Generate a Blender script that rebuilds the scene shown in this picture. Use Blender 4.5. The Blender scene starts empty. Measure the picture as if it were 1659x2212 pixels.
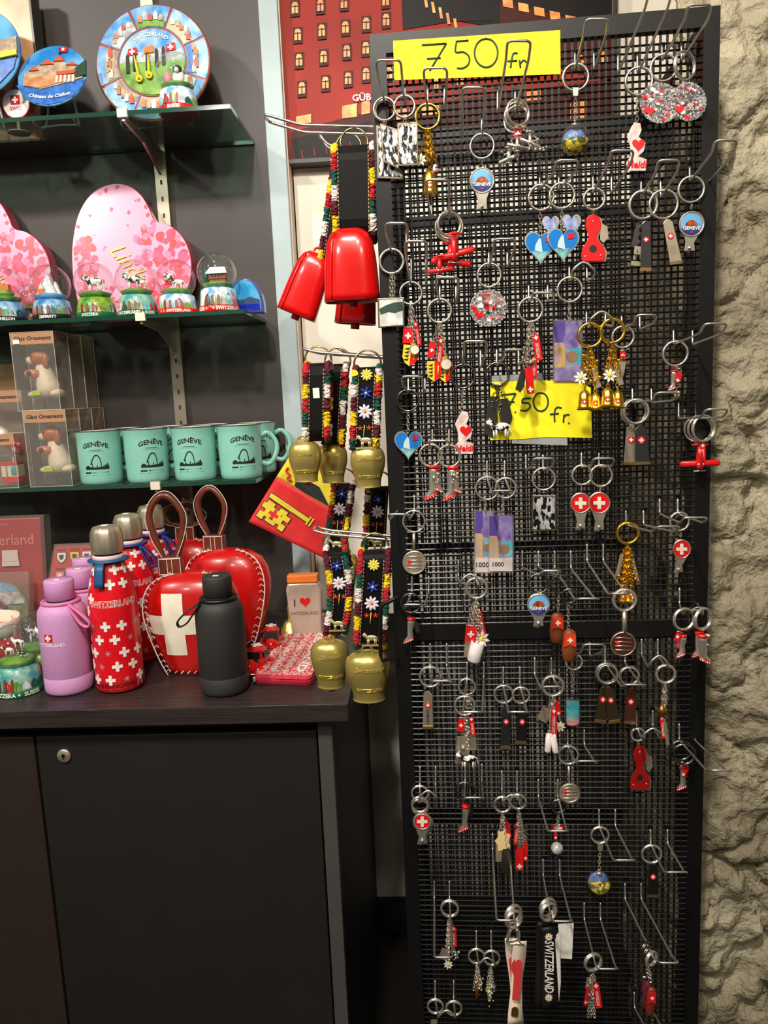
import bpy, bmesh, math, random
from mathutils import Vector, Matrix
R=random.Random(7)
SC=bpy.context.scene; COL=SC.collection
# ------------------------------------------------ camera frame
f=1661.;CX,CY=829.5,1106.;EZ=1.42
dn=Vector((.28,6.44,1.)).normalized();nx=.0455;ny=-(1+.28*nx)/6.44
fw=Vector((nx,ny,1.)).normalized();rt=dn.cross(fw)
EYE=Vector((0,0,EZ))
def ray(px,py):
    r=Vector(((px-CX)/f,(py-CY)/f,1.));return Vector((rt.dot(r),fw.dot(r),-dn.dot(r)))
def WP(px,py,Y):
    r=ray(px,py);return EYE+r*(Y/r.y)
def ZP(px,py,z):
    r=ray(px,py);return EYE+r*((z-EZ)/r.z)
def proj(p):
    v=Vector((p[0],p[1],EZ-p[2]));c=rt*v.x+fw*v.y+dn*v.z
    return CX+f*c.x/c.z,CY+f*c.y/c.z
def XatZ(px,Y,z):
    x=WP(px,1106,Y).x
    for i in range(4): x+= (px-proj((x,Y,z))[0])*Y/f
    return x
PA=math.radians(2.0);PN=Vector((-math.sin(PA),-math.cos(PA),0));PH=Vector((math.cos(PA),-math.sin(PA),0))
P0=WP(1180,1100,1.0)
def PP(px,py,off=0):
    r=ray(px,py);P=P0+PN*off;return EYE+r*(PN.dot(P-EYE)/PN.dot(r))
# ------------------------------------------------ materials
def lin(c):
    return tuple((v/255/12.92 if v/255<=.04045 else ((v/255+.055)/1.055)**2.4) for v in c)
MATS={}
def mat(name,c=(200,200,200),r=.5,m=0.,noise=0,scale=20,c2=None,bump=0,bs=80,coat=0,emit=0,spec=.5,st=(1,1,1),bd=.004):
    if name in MATS:return MATS[name]
    M=bpy.data.materials.new(name);M.use_nodes=True;nt=M.node_tree;b=nt.nodes['Principled BSDF']
    col=lin(c)+(1,);b.inputs['Base Color'].default_value=col
    b.inputs['Roughness'].default_value=r;b.inputs['Metallic'].default_value=m
    b.inputs['Specular IOR Level'].default_value=spec
    if coat:b.inputs['Coat Weight'].default_value=coat;b.inputs['Coat Roughness'].default_value=.06
    if emit:b.inputs['Emission Color'].default_value=col;b.inputs['Emission Strength'].default_value=emit
    tc=nt.nodes.new('ShaderNodeTexCoord');mp=nt.nodes.new('ShaderNodeMapping');mp.inputs['Scale'].default_value=st
    nt.links.new(tc.outputs['Object'],mp.inputs[0])
    n=nt.nodes.new('ShaderNodeTexNoise');n.inputs['Scale'].default_value=scale;n.inputs['Detail'].default_value=4
    nt.links.new(mp.outputs[0],n.inputs['Vector'])
    rp=nt.nodes.new('ShaderNodeValToRGB')
    k=noise if noise else .04
    if c2: a2=lin(c2)+(1,)
    else: a2=tuple(min(1,v*(1+k*2)) for v in col[:3])+(1,)
    rp.color_ramp.elements[0].position=.5-(.12 if c2 and noise>=.5 else .02 if c2 and noise<0 else .25)
    rp.color_ramp.elements[1].position=.5+(.12 if c2 and noise>=.5 else .02 if c2 and noise<0 else .25)
    rp.color_ramp.elements[0].color=col if c2 else tuple(v*(1-k) for v in col[:3])+(1,)
    rp.color_ramp.elements[1].color=a2
    nt.links.new(n.outputs['Fac'],rp.inputs[0]);nt.links.new(rp.outputs[0],b.inputs['Base Color'])
    if bump:
        n2=nt.nodes.new('ShaderNodeTexNoise');n2.inputs['Scale'].default_value=bs;n2.inputs['Detail'].default_value=5
        nt.links.new(mp.outputs[0],n2.inputs['Vector'])
        bp=nt.nodes.new('ShaderNodeBump');bp.inputs['Strength'].default_value=bump;bp.inputs['Distance'].default_value=bd
        nt.links.new(n2.outputs['Fac'],bp.inputs['Height']);nt.links.new(bp.outputs[0],b.inputs['Normal'])
    MATS[name]=M;return M
def clear(name,c=(255,255,255),a=.12,r=.03,gl=.9):
    """thin clear sheet: mostly passes light, fresnel gloss on top"""
    if name in MATS:return MATS[name]
    M=bpy.data.materials.new(name);M.use_nodes=True;nt=M.node_tree;nt.nodes.clear()
    o=nt.nodes.new('ShaderNodeOutputMaterial');t=nt.nodes.new('ShaderNodeBsdfTransparent');g=nt.nodes.new('ShaderNodeBsdfGlossy')
    d=nt.nodes.new('ShaderNodeBsdfDiffuse');m1=nt.nodes.new('ShaderNodeMixShader');m2=nt.nodes.new('ShaderNodeMixShader')
    lw=nt.nodes.new('ShaderNodeLayerWeight');lw.inputs[0].default_value=.5;pw=nt.nodes.new('ShaderNodeMath');pw.operation='POWER';pw.inputs[1].default_value=3.2
    fr=nt.nodes.new('ShaderNodeMath');fr.operation='MULTIPLY_ADD';fr.inputs[1].default_value=.8;fr.inputs[2].default_value=.045
    nt.links.new(lw.outputs['Facing'],pw.inputs[0]);nt.links.new(pw.outputs[0],fr.inputs[0])
    t.inputs[0].default_value=lin(c)+(1,);g.inputs[0].default_value=(gl,gl,gl,1);g.inputs[1].default_value=r
    d.inputs[0].default_value=lin(c)+(1,);m1.inputs[0].default_value=a
    nt.links.new(t.outputs[0],m1.inputs[1]);nt.links.new(d.outputs[0],m1.inputs[2])
    nt.links.new(fr.outputs[0],m2.inputs[0]);nt.links.new(m1.outputs[0],m2.inputs[1]);nt.links.new(g.outputs[0],m2.inputs[2])
    nt.links.new(m2.outputs[0],o.inputs[0]);MATS[name]=M;return M
CH=mat('chrome',(232,224,210),.27,.88);CHB=mat('brushed_steel',(206,192,168),.36,.8,noise=.1,scale=300,st=(1,1,.05))
DK=mat('dark_chrome',(128,124,120),.26,1);GO=mat('gold',(255,206,84),.26,1);BR=mat('brass',(228,206,116),.3,.78,noise=.06,scale=35,bump=.08,bs=60)
WIRE=mat('hook_wire',(205,202,194),.3,.9)
BK=mat('black_paint',(15,14,14),.42,spec=.35);BK2=mat('black_leather',(20,18,18),.5,bump=.15,bs=300);BKM=mat('black_matte',(44,43,42),.62,noise=.08,scale=400)
RED=mat('red_gloss',(214,18,14),.22,coat=.5);REDM=mat('red_enamel',(214,22,26),.3,coat=.4);REDL=mat('red_leather',(196,16,14),.3,coat=.35,noise=.12,scale=9)
WH=mat('white_print',(238,234,226),.5);IV=mat('ivory_print',(232,220,200),.5);YE=mat('yellow_paper',(255,238,20),.7,noise=.03,scale=6)
YEL=mat('yellow',(240,205,30),.5);INK=mat('green_ink',(20,62,54),.6);BKI=mat('black_ink',(22,22,26),.6)
BLUE=mat('blue',(50,130,205),.4);SKY=mat('sky_print',(40,130,205),.35,noise=.6,scale=12,c2=(120,190,235))
GRN=mat('green',(70,130,40),.5,noise=.6,scale=60,c2=(130,170,60));DGR=mat('dark_green',(20,80,62),.5);STO=mat('stone_print',(190,170,140),.6,noise=.6,scale=90,c2=(150,130,110))
BRN=mat('brown',(120,60,30),.5);ORG=mat('orange',(232,120,40),.5);PNK=mat('pink',(226,120,140),.5);MAR=mat('maroon',(92,12,30),.8);PUR=mat('purple',(92,70,150),.4,noise=.6,scale=60,c2=(150,130,180))
SKIN=mat('tan',(214,160,110),.5);GLASS=clear('clear_glass',(246,250,250),.02);PLAST=clear('clear_plastic',(238,234,228),.10,.08);PLE=clear('plastic_edge',(240,236,226),.55,.1)
GSH=clear('shelf_glass',(196,216,206),.05,.02);GED=mat('glass_edge',(28,66,52),.1,coat=.5)
COWM=mat('cow_hide',(245,242,236),.4,noise=-1,scale=120,c2=(16,14,14));FLOWERS=mat('flower_field',(70,90,30),.3,noise=-1,scale=130,c2=(225,190,30))
ROCK=mat('rock_print',(150,155,160),.5,noise=.6,scale=70,c2=(215,218,222));GEN=mat('city_print',(30,60,130),.3);TEALP=mat('teal_print',(40,150,160),.3,noise=.6,scale=40,c2=(120,200,210))
BW=mat('relief_print',(20,20,24),.35,.3,noise=-1,scale=210,c2=(205,205,205),st=(1,1,.5),bump=.5,bs=210)
GLIT=mat('glitter',(110,106,108),.2,.9,noise=.6,scale=400,c2=(235,230,235),bump=.8,bs=500);CREAM=mat('cream_strap',(228,212,190),.7)
# ------------------------------------------------ mesh builder
_T={}
def txt(s,size=1.,ex=.0,bold=0,font=None,shear=0):
    k=(s,ex,bold,shear)
    if k not in _T:
        cu=bpy.data.curves.new('t','FONT');cu.body=s;cu.align_x='CENTER';cu.align_y='CENTER';cu.resolution_u=2;cu.extrude=ex;cu.offset=bold;cu.shear=shear
        o=bpy.data.objects.new('t',cu);COL.objects.link(o);dg=bpy.context.evaluated_depsgraph_get();me=o.evaluated_get(dg).to_mesh()
        _T[k]=([v.co.copy() for v in me.vertices],[tuple(p.vertices) for p in me.polygons]);o.evaluated_get(dg).to_mesh_clear()
        bpy.data.objects.remove(o);bpy.data.curves.remove(cu)
    v,fc=_T[k];return [c*size for c in v],fc
class MB:
    def __init__(s): s.v=[];s.f=[];s.m=[];s.sm=[];s.mats=[];s.T=Matrix()
    def add(s,vs,fs,m,smooth=False):
        if m not in s.mats:s.mats.append(m)
        i=s.mats.index(m);b=len(s.v);s.v+=[s.T@Vector(v) for v in vs]
        for q in fs: s.f.append(tuple(b+k for k in q));s.m.append(i);s.sm.append(smooth)
        return s
    def box(s,x0,x1,y0,y1,z0,z1,m):
        return s.add([(x0,y0,z0),(x1,y0,z0),(x1,y1,z0),(x0,y1,z0),(x0,y0,z1),(x1,y0,z1),(x1,y1,z1),(x0,y1,z1)],[(3,2,1,0),(4,5,6,7),(0,1,5,4),(1,2,6,5),(2,3,7,6),(3,0,4,7)],m)
    def ext(s,front,back,m,smooth=False):
        n=len(front);fs=[tuple(range(n)),tuple(range(2*n-1,n-1,-1))]+[(i,(i+1)%n,n+(i+1)%n,n+i) for i in range(n)]
        return s.add(list(front)+list(back),fs,m,smooth)
    def poly(s,pts,y0,y1,m):
        return s.ext([(x,y0,z) for x,z in pts],[(x,y1,z) for x,z in pts],m)
    def lathe(s,prof,m,c=(0,0,0),n=28,sx=1,sy=1,mf=None,pw=2):
        vs=[];fs=[]
        for r,z in prof:
            for i in range(n):
                a=2*math.pi*i/n;ca,sa=math.cos(a),math.sin(a)
                if pw!=2: ca=math.copysign(abs(ca)**(2/pw),ca);sa=math.copysign(abs(sa)**(2/pw),sa)
                vs.append((c[0]+r*sx*ca,c[1]+r*sy*sa,c[2]+z))
        for j in range(len(prof)-1):
            for i in range(n): fs.append((j*n+i,j*n+(i+1)%n,(j+1)*n+(i+1)%n,(j+1)*n+i))
        fs.append(tuple(range(n-1,-1,-1)));fs.append(tuple(range((len(prof)-1)*n,len(prof)*n)))
        s.add(vs,fs,m,True)
        s.sm[-1]=False;s.sm[-2]=False
        return s
    def sph(s,c,r,m,sx=1,sy=1,sz=1,n=12,k=8):
        pr=[(max(1e-5,r*math.sin(math.pi*j/k)),-r*sz*math.cos(math.pi*j/k)) for j in range(k+1)]
        return s.lathe(pr,m,c,n,sx,sy)
    def tube(s,path,r,m,n=6,closed=False,flat=1,rf=None,mf=None,up=None,jit=None):
        P=[Vector(p) for p in path];N=len(P);vs=[];ts=[]
        for i in range(N):
            a=P[(i-1)%N] if (closed or i) else P[0];b=P[(i+1)%N] if (closed or i<N-1) else P[-1]
            t=(b-a);ts.append(t.normalized() if t.length>1e-9 else Vector((0,0,1)))
        u=Vector(up) if up else (Vector((0,0,1)) if abs(ts[0].z)<.9 else Vector((1,0,0)))
        x=(u-ts[0]*u.dot(ts[0])).normalized()
        for i in range(N):
            t=ts[i]
            if up: x=(Vector(up)-t*Vector(up).dot(t))
            else: x=x-t*x.dot(t)
            x=x.normalized() if x.length>1e-6 else t.orthogonal().normalized()
            y=t.cross(x);ri=r if rf is None else r*rf(i)
            for k in range(n):
                a=2*math.pi*k/n;q=ri*(jit.uniform(.72,1.3) if jit else 1);vs.append(P[i]+x*(math.cos(a)*q)+y*(math.sin(a)*q*flat))
        for i in range(N if closed else N-1):
            j=(i+1)%N;q=[(i*n+k,i*n+(k+1)%n,j*n+(k+1)%n,j*n+k) for k in range(n)]
            if mf is None: continue
        fs=[];b=0
        rows=range(N if closed else N-1)
        if mf is None:
            for i in rows:
                j=(i+1)%N;fs+=[(i*n+k,i*n+(k+1)%n,j*n+(k+1)%n,j*n+k) for k in range(n)]
            if not closed: fs+=[tuple(range(n-1,-1,-1)),tuple(range((N-1)*n,N*n))]
            s.add(vs,fs,m,n>4)
        else:
            base=len(s.v);s.v+=[s.T@Vector(v) for v in vs]
            for i in rows:
                j=(i+1)%N;mm=mf(i)
                if mm not in s.mats:s.mats.append(mm)
                for k in range(n): s.f.append(tuple(base+q for q in (i*n+k,i*n+(k+1)%n,j*n+(k+1)%n,j*n+k)));s.m.append(s.mats.index(mm));s.sm.append(False)
        return s
    def ring(s,c,Rr,r,m,ax='y',n=24,k=6,sx=1,sz=1,a0=0,a1=360):
        c=Vector(c);pts=[];full=a1-a0>=360
        for i in range(n+(0 if full else 1)):
            a=math.radians(a0+(a1-a0)*i/n)
            if ax=='y': pts.append(c+Vector((Rr*sx*math.cos(a),0,Rr*sz*math.sin(a))))
            elif ax=='x': pts.append(c+Vector((0,Rr*sx*math.cos(a),Rr*sz*math.sin(a))))
            else: pts.append(c+Vector((Rr*sx*math.cos(a),Rr*sz*math.sin(a),0)))
        return s.tube(pts,r,m,k,full)
    def text(s,st,size,m,fn,ex=0,bold=0,shear=0):
        v,fc=txt(st,size,ex,bold,None,shear);return s.add([fn(c.x,c.y,c.z) for c in v],fc,m)
    def build(s,name,parent=None,bev=0,sub=0,recalc=True):
        me=bpy.data.meshes.new(name);me.from_pydata([tuple(v) for v in s.v],[],s.f)
        for m in s.mats: me.materials.append(m)
        me.polygons.foreach_set('material_index',s.m);me.polygons.foreach_set('use_smooth',s.sm)
        if recalc:
            b=bmesh.new();b.from_mesh(me);bmesh.ops.recalc_face_normals(b,faces=b.faces);b.to_mesh(me);b.free()
        me.update();o=bpy.data.objects.new(name,me);COL.objects.link(o)
        if parent is not None:o.parent=parent
        if bev: q=o.modifiers.new('b','BEVEL');q.width=bev;q.segments=2;q.limit_method='ANGLE'
        if sub: q=o.modifiers.new('s','SUBSURF');q.levels=q.render_levels=sub
        return o
def tag(o,label,cat,group=None,kind=None):
    if label:o['label']=label
    if cat:o['category']=cat
    if group:o['group']=group
    if kind:o['kind']=kind
    return o
def struct(name,mb,bev=0):
    o=mb.build(name,None,bev);o['kind']='structure';return o
class Th:
    """a thing: empty at its base, with a pixel-free local frame (x right, y into the scene, z up)"""
    def __init__(s,name,label,cat,loc,rz=0,group=None,mp=None):
        s.o=bpy.data.objects.new(name,None);COL.objects.link(s.o);s.o.empty_display_size=.02
        s.loc=Vector(loc);s.rz=rz;s.o.location=s.loc;s.o.rotation_euler=(0,0,rz);tag(s.o,label,cat,group)
        s.inv=(Matrix.Translation(s.loc)@Matrix.Rotation(rz,4,'Z')).inverted();s.mp=mp;s.off=0
    def l(s,px,py,off=0): return s.inv@s.mp(px,py,s.off+off)
    def part(s,name,mb,parent=None,label=None,bev=0,sub=0,kind=None):
        o=mb.build(name,parent or s.o,bev,sub)
        if label:o['label']=label
        if kind:o['kind']=kind
        return o
    # flat shapes given by outline, hung at the thing's own depth
    def poly(s,pts,off,th,m,mb=None):
        mb=mb or MB();return mb.ext([s.l(x,y,off+th) for x,y in pts],[s.l(x,y,off) for x,y in pts],m)
    def disc(s,cx,cy,r,off,th,m,mb=None,sy=1,n=28):
        return s.poly([(cx+r*math.cos(2*math.pi*i/n),cy+r*sy*math.sin(2*math.pi*i/n)) for i in range(n)],off,th,m,mb)
    def line(s,pts,off,r,m,mb=None,n=6,closed=False,flat=1):
        mb=mb or MB();return mb.tube([s.l(p[0],p[1],off+(p[2] if len(p)>2 else 0)) for p in pts],r,m,n,closed,flat)
    def word(s,st,cx,cy,h,off,m,mb=None,rot=0,bold=0,sx=1,shear=0):
        mb=mb or MB();a=math.radians(rot)
        return mb.text(st,h*1.35,m,lambda x,y,z:s.l(cx+(x*sx)*math.cos(a)-y*math.sin(a),cy-(x*sx)*math.sin(a)-y*math.cos(a),off),0,bold,shear)
    @property
    def sc(s): return (s.mp(900,1000,s.off)-s.mp(901,1000,s.off)).length
def planeY(Y): return lambda px,py,off: WP(px,py,Y-off)
def cross_pts(cx,cy,a,rot=0,t=.31):
    w=a*t;q=[(-w,-a),(w,-a),(w,-w),(a,-w),(a,w),(w,w),(w,a),(-w,a),(-w,w),(-a,w),(-a,-w),(-w,-w)]
    c,s_=math.cos(math.radians(rot)),math.sin(math.radians(rot));return [(cx+x*c-y*s_,cy+x*s_+y*c) for x,y in q]
def bez(pts,n=8):
    """Catmull-Rom through 2D/3D points"""
    P=[Vector(p) for p in pts];P=[2*P[0]-P[1]]+P+[2*P[-1]-P[-2]];o=[]
    for i in range(1,len(P)-2):
        for k in range(n):
            t=k/n;a,b,c,d=P[i-1:i+3];o.append(.5*((2*b)+(c-a)*t+(2*a-5*b+4*c-d)*t*t+(3*b-a-3*c+d)*t**3))
    o.append(P[-2]);return o
def heart(cx,cy,w,h,rot=0,n=32):
    o=[]
    for i in range(n):
        t=2*math.pi*i/n;x=16*math.sin(t)**3;y=13*math.cos(t)-5*math.cos(2*t)-2*math.cos(3*t)-math.cos(4*t)
        x*=w/32;y=-(y+2.5)*h/29;c,s_=math.cos(rot),math.sin(rot);o.append((cx+x*c-y*s_,cy+x*s_+y*c))
    return o
def fillet(P,r,k=4):
    P=[Vector(p) for p in P];o=[P[0]]
    for i in range(1,len(P)-1):
        a=P[i-1]-P[i];b=P[i+1]-P[i];d=min(r,a.length*.45,b.length*.45);a=P[i]+a.normalized()*d;b=P[i]+b.normalized()*d
        for j in range(k+1):
            t=j/k;o.append(a*(1-t)**2+P[i]*2*t*(1-t)+b*t*t)
    o.append(P[-1]);return o
# ================================================= ROOM
BWY=1.85
WALL=mat('wall_plaster',(228,220,206),.75,noise=.05,scale=3,bump=.05)
DARKP=mat('shelf_back_laminate',(58,52,50),.5,noise=.06,scale=4)
b=MB().box(-3,3,-2.5,BWY,-.05,0,mat('floor_dark',(34,31,29),.35,noise=.15,scale=5));struct('floor',b)
b=MB().box(-3,3,BWY,BWY+.1,0,2.9,WALL);struct('wall_back',b)
b=MB().box(-3,3,-2.5,BWY+.1,2.9,2.95,mat('ceiling_paint',(150,146,140),.8));struct('ceiling',b)
b=MB().box(-.26,1.2,BWY-.015,BWY,0,.105,mat('baseboard_black',(14,13,13),.4));struct('baseboard_back',b,.003)
xb=WP(579,300,1.62).x;xt=WP(616,300,1.60).x;UW=1.652
b=MB().box(xt+.0045,.95,UW,BWY,.935,2.9,WALL);struct('wall_back_upper',b)
b=MB().box(-3,xb,1.62,BWY,.93,2.9,DARKP);struct('wall_niche',b)
b=MB().box(xb,xt,1.60,1.64,.96,2.9,mat('trim_pale',(168,184,188),.6));struct('trim_1',b,.002)
b=MB().box(xt,xt+.0022,1.61,1.655,.96,2.9,mat('trim_lit_edge',(226,206,186),.6));struct('trim_2',b)  # thin pale strip, the trim's lit edge put into colour
# rough stone wall right of the rack
def stone():
    from mathutils import noise
    mb=MB();nu,nv=120,560;x0,x1=.352,1.15;z0,z1=-.02,2.9;vs=[]
    def disp(x,z):
        p=Vector((x*5,z*4,0));d=noise.noise(p)*.03
        p2=Vector((x*13,z*17,3.1));d+=noise.noise(p2)*.016
        c=noise.voronoi(Vector((x*9+noise.noise(Vector((z*9,x*9,5)))*.6,z*7+noise.noise(p2)*.5,0)))[0];d-=max(0,.07-(c[1]-c[0]))*.22;c=noise.voronoi(Vector((x*24,z*30,2)))[0];d+=c[0]*.016-max(0,.1-(c[1]-c[0]))*.03
        d+=noise.noise(Vector((x*60,z*40,1)))*.005+abs(noise.noise(Vector((x*30,z*26,7))))*.013
        return d
    for j in range(nv+1):
        for i in range(nu+1):
            u=i/nu;z=z0+(z1-z0)*j/nv
            if u<.25: x=x0+.012*noise.noise(Vector((0,z*6,u*3)))+.26*(1-u*4)*max(0,min(1,(z-1.72)/.06));y=BWY-(BWY-1.095)*(u/.25);x+=disp(y,z)*.5
            else:
                x=x0+(x1-x0)*((u-.25)/.75)**1.9;y=1.095-disp(x,z)+.02*max(0,1-(u-.25)*14)
            vs.append((x,y,z))
    fs=[(j*(nu+1)+i,j*(nu+1)+i+1,(j+1)*(nu+1)+i+1,(j+1)*(nu+1)+i) for j in range(nv) for i in range(nu)]
    m=mat('rough_stone',(134,122,98),.62,noise=.45,scale=7,c2=(200,190,160),bump=1.0,bs=60,bd=.014)
    mb.add(vs,fs,m,True);return struct('wall_right',mb)
stone()
# ================================================= FRAMED NIGHT POSTER
def poster():
    Y=UW-.021;t=Th('framed_poster','large dark framed poster of red lit buildings at night on the back wall','poster',WP(970,200,Y),mp=planeY(Y))
    a=t.l(615,360);c=t.l(1330,300);x0,x1,z0=a.x,c.x,a.z;z1=z0+.62
    fr=mat('frame_brown',(46,38,34),.45);mb=MB();w=.011
    mb.box(x0,x1,-.012,.03,z0,z0+w,fr);mb.box(x0,x1,-.012,.03,z1-w,z1,fr);mb.box(x0,x0+w,-.012,.03,z0+w,z1-w,fr);mb.box(x1-w,x1,-.012,.03,z0+w,z1-w,fr)
    t.part('frame',mb,bev=.002)
    W=mat('poster_red',(146,30,14),.5,noise=.25,scale=6,spec=.2);D=mat('poster_dark',(18,10,10),.5,spec=.2);O=mat('poster_window',(238,120,44),.45,noise=.5,scale=50,c2=(250,176,84));DR=mat('poster_dark_red',(66,16,12),.5,spec=.2)
    mb=MB();mb.box(x0+w,x1-w,0,.02,z0+w,z1-w,W)
    P=lambda pts,m,k=.001:t.poly(pts,k,.0006,m,mb)
    P([(866,-40),(1330,-150),(1330,48),(1180,30),(1080,60),(985,45),(870,64)],D);P([(1080,5),(1330,60),(1330,180),(1080,110)],DR,.0015)
    P([(628,285),(800,240),(1320,170),(1320,330),(628,345)],DR,.0015);P([(630,300),(640,345),(780,330),(800,262)],D,.002)
    P([(975,-10),(1045,0),(1062,45),(985,45)],D,.002)
    wins=[(637,19),(692,14),(743,7),(833,2),(643,77),(695,68),(746,61),(791,53),(834,45),(646,132),(699,125),(749,113),(790,106),(652,193),(703,181),(752,172),(791,162),(836,100),(840,160),(640,-40),(693,-46),(745,-52),(835,-58)]
    wins+=[(890+52*i,130+60*j-8*i) for i in range(9) for j in range(2) if (i+j)%3!=1]
    for x,y in wins:
        P([(x-10,y-18),(x+10,y-20),(x+10,y+16),(x-10,y+18)],DR,.002)
        P([(x-7,y-8),(x-4,y-15),(x+4,y-15),(x+7,y-8),(x+7,y+9),(x-7,y+10)],O,.003);P([(x-1,y-8),(x+1,y-8),(x+1,y+10),(x-1,y+10)],DR,.0037);P([(x-7,y-6),(x+7,y-7),(x+7,y-5),(x-7,y-4)],DR,.0038)
    for x,y,w2,h in [(656,258,16,9),(755,240,16,14),(790,232,9,14),(865,248,20,12),(930,236,20,12),(1150,205,18,12),(1250,240,18,20)]: P([(x-w2,y-h+3),(x+w2,y-h-3),(x+w2,y+h-2),(x-w2,y+h+2)],O,.003)
    for i in range(5): P([(915+16*i,-8+i*12),(921+16*i,-8+i*12),(925+16*i,16+i*12),(919+16*i,16+i*12)],O,.003)
    for i in range(7): P([(1085+34*i,-4+i*9),(1107+34*i,0+i*9),(1109+34*i,18+i*9),(1087+34*i,14+i*9)],O,.003)
    for i in range(5): P([(650+i*26,325-i*5),(652+i*26,325-i*5),(656+i*26,343-i*5),(654+i*26,343-i*5)],W,.003)
    t.part('print',mb);mb=MB();t.word('GÜB',781,211,15,.006,WH,mb,rot=4,bold=.02);t.part('shop_name',mb,label='white lettering on the printed facade')
poster()
# ================================================= SHELVING: glass shelves, track, brackets
ZS=[1.928,1.580,1.270];SF,SB=1.42,1.615;SXR=-.311
MG=mat('track_metal',(176,166,150),.35,.8);LAB=mat('label_white',(226,216,196),.6)
txx=WP(345,330,1.612).x
mb=MB();mb.box(txx-.012,txx+.012,1.606,1.6199,.96,2.7,MG)
for i in range(52): mb.box(txx-.0018,txx+.0018,1.6045,1.607,1.02+.032*i,1.028+.032*i,BKI)
tag(mb.build('shelf_track'),'slotted metal upright track on dark back panel between the brackets','shelf track')
desc=['top glass shelf carrying souvenir plates','middle glass shelf carrying snow globes and heart boxes','lowest glass shelf carrying the turquoise mugs']
for i,z in enumerate(ZS):
    o=MB().box(-1.3,SXR,SF,SB,z-.0075,z,GSH).build('glass_shelf');tag(o,desc[i],'shelf')
    e=MB();e.box(-1.3,SXR,SF-.0006,SF,z-.0075,z,GED);e.box(SXR,SXR+.0006,SF,SB,z-.0075,z,GED);e.box(-1.3,SXR,SB,SB+.0006,z-.0075,z,GED);x=e.build('polished_edge',o);x['label']='dark green polished glass edge'
    for bx,which in ((txx,'right'),(txx-.62,'left'))[:1]:
        t=Th('shelf_bracket',['metal bracket holding up the top glass shelf','metal bracket holding up the middle glass shelf','metal bracket holding up the lowest glass shelf'][i],'bracket',(bx,1.605,z-.0078),group='shelf brackets')
        a=MB();p=[(-.185,0),(-.185,-.009),(-.09,-.016),(0,-.05),(0,0)]
        a.ext([(-.0025,y,q) for y,q in p],[(.0025,y,q) for y,q in p],MG);t.part('arm',a)
        a=MB();a.box(-.009,.009,-.19,-.183,-.004,.0105,LAB);t.part('front_clip',a,label='pale square clip at shelf front')
# shelf end glass clip strip on the top shelf
# ================================================= COUNTER
ZC=.958;CXR=-.124;CF=1.10
WD=mat('black_wood_laminate',(44,37,36),.36,noise=.3,scale=10,st=(1,14,14),bump=.25,bs=30)
mb=MB().box(-1.4,CXR,CF,1.62,ZC-.029,ZC,WD);o=mb.build('countertop',None,.0012);tag(o,'black wood-grain countertop under the bottles and snow globes','countertop')
CB=mat('cabinet_laminate',(29,25,21),.55,noise=.08,scale=8);CB2=mat('cabinet_post_gray',(74,72,70),.5)
t=Th('base_cabinet','dark base cabinet with round lock under the countertop','cabinet',(-.5,1.35,0))
bx=XatZ(714,1.13,.9)+.5-.0
xl=XatZ(686,1.13,.9)+.5
t.part('body',MB().box(-.9,bx-.001,-.2,.499,.0,.9285,CB))
g=XatZ(80,1.125,.85)+.5
t.part('door',MB().box(g+.002,xl-.002,-.222,-.2005,.03,ZC-.055,CB),bev=.0015);t.part('door',MB().box(-.9,g-.002,-.2225,-.2005,.03,ZC-.055,mat('cabinet_brown',(44,34,28),.5)),bev=.0015)
t.part('corner_post',MB().box(xl+.001,bx+.003,-.225,-.2005,0,ZC-.0295,CB2),bev=.001,label='lighter grey edge post')
lp=WP(139,1632,1.1275)-t.loc;a=MB();a.T=Matrix.Translation(lp)@Matrix.Rotation(math.pi/2,4,'X')
a.lathe([(.0113,-.0005),(.0113,.002),(.0095,.0036),(.001,.0038)],CHB,n=32);a.T=Matrix.Translation(lp);a.box(-.0011,.0011,-.0045,-.0036,-.005,.005,BKI);a.box(-.003,.003,-.0045,-.0036,-.0006,.0028,BKI);t.part('lock',a,label='round steel cam lock')
# ================================================= RACK: four-sided mesh display
def rackl(px,py,off=0): return RK.inv@PP(px,py,off)
LW=PP(800,80);RW=PP(1553,20);WID=(RW-LW).dot(PH);RD=.355
RK=Th('display_rack','tall black square mesh display rack full of keyring hooks','rack',(LW.x,LW.y,0),-PA)
ZT=1.846;FRW=.0185;PIT=.0079
def frame(mb,W,H0,H1,T,bars=()):
    mb.T=T;d=.006
    mb.box(0,FRW,-d,d,H0,H1,BK);mb.box(W-FRW,W,-d,d,H0,H1,BK);mb.box(FRW,W-FRW,-d,d,H1-.022,H1,BK);mb.box(FRW,W-FRW,-d,d,H0,H0+.03,BK)
    for z,h in bars: mb.box(FRW,W-FRW,-d*.6,d,z-h/2,z+h/2,BK)
MESHM=mat('mesh_black',(14,13,13),.33,spec=.4)
def grid(mb,W,H0,H1,T,seg=False):
    mb.T=T;n=int((W-2*FRW)/PIT);p=(W-2*FRW)/n
    for i in range(1,n):
        x=FRW+p*i;mb.box(x-.0014,x+.0014,-.0006,.0008,H0,H1,MESHM)
    k=int((H1-H0)/PIT)
    for j in range(k):
        z=H0+PIT*j
        mb.add([(FRW,-.0012,z),(FRW,-.0004,z+.0012),(FRW,.0012,z+.0008),(FRW,.0004,z-.0012),(W-FRW,-.0012,z),(W-FRW,-.0004,z+.0012),(W-FRW,.0012,z+.0008),(W-FRW,.0004,z-.0012)],[(0,1,5,4),(1,2,6,5),(2,3,7,6),(3,0,4,7)],MESHM)
zb=rackl(1200,1360).z
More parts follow.
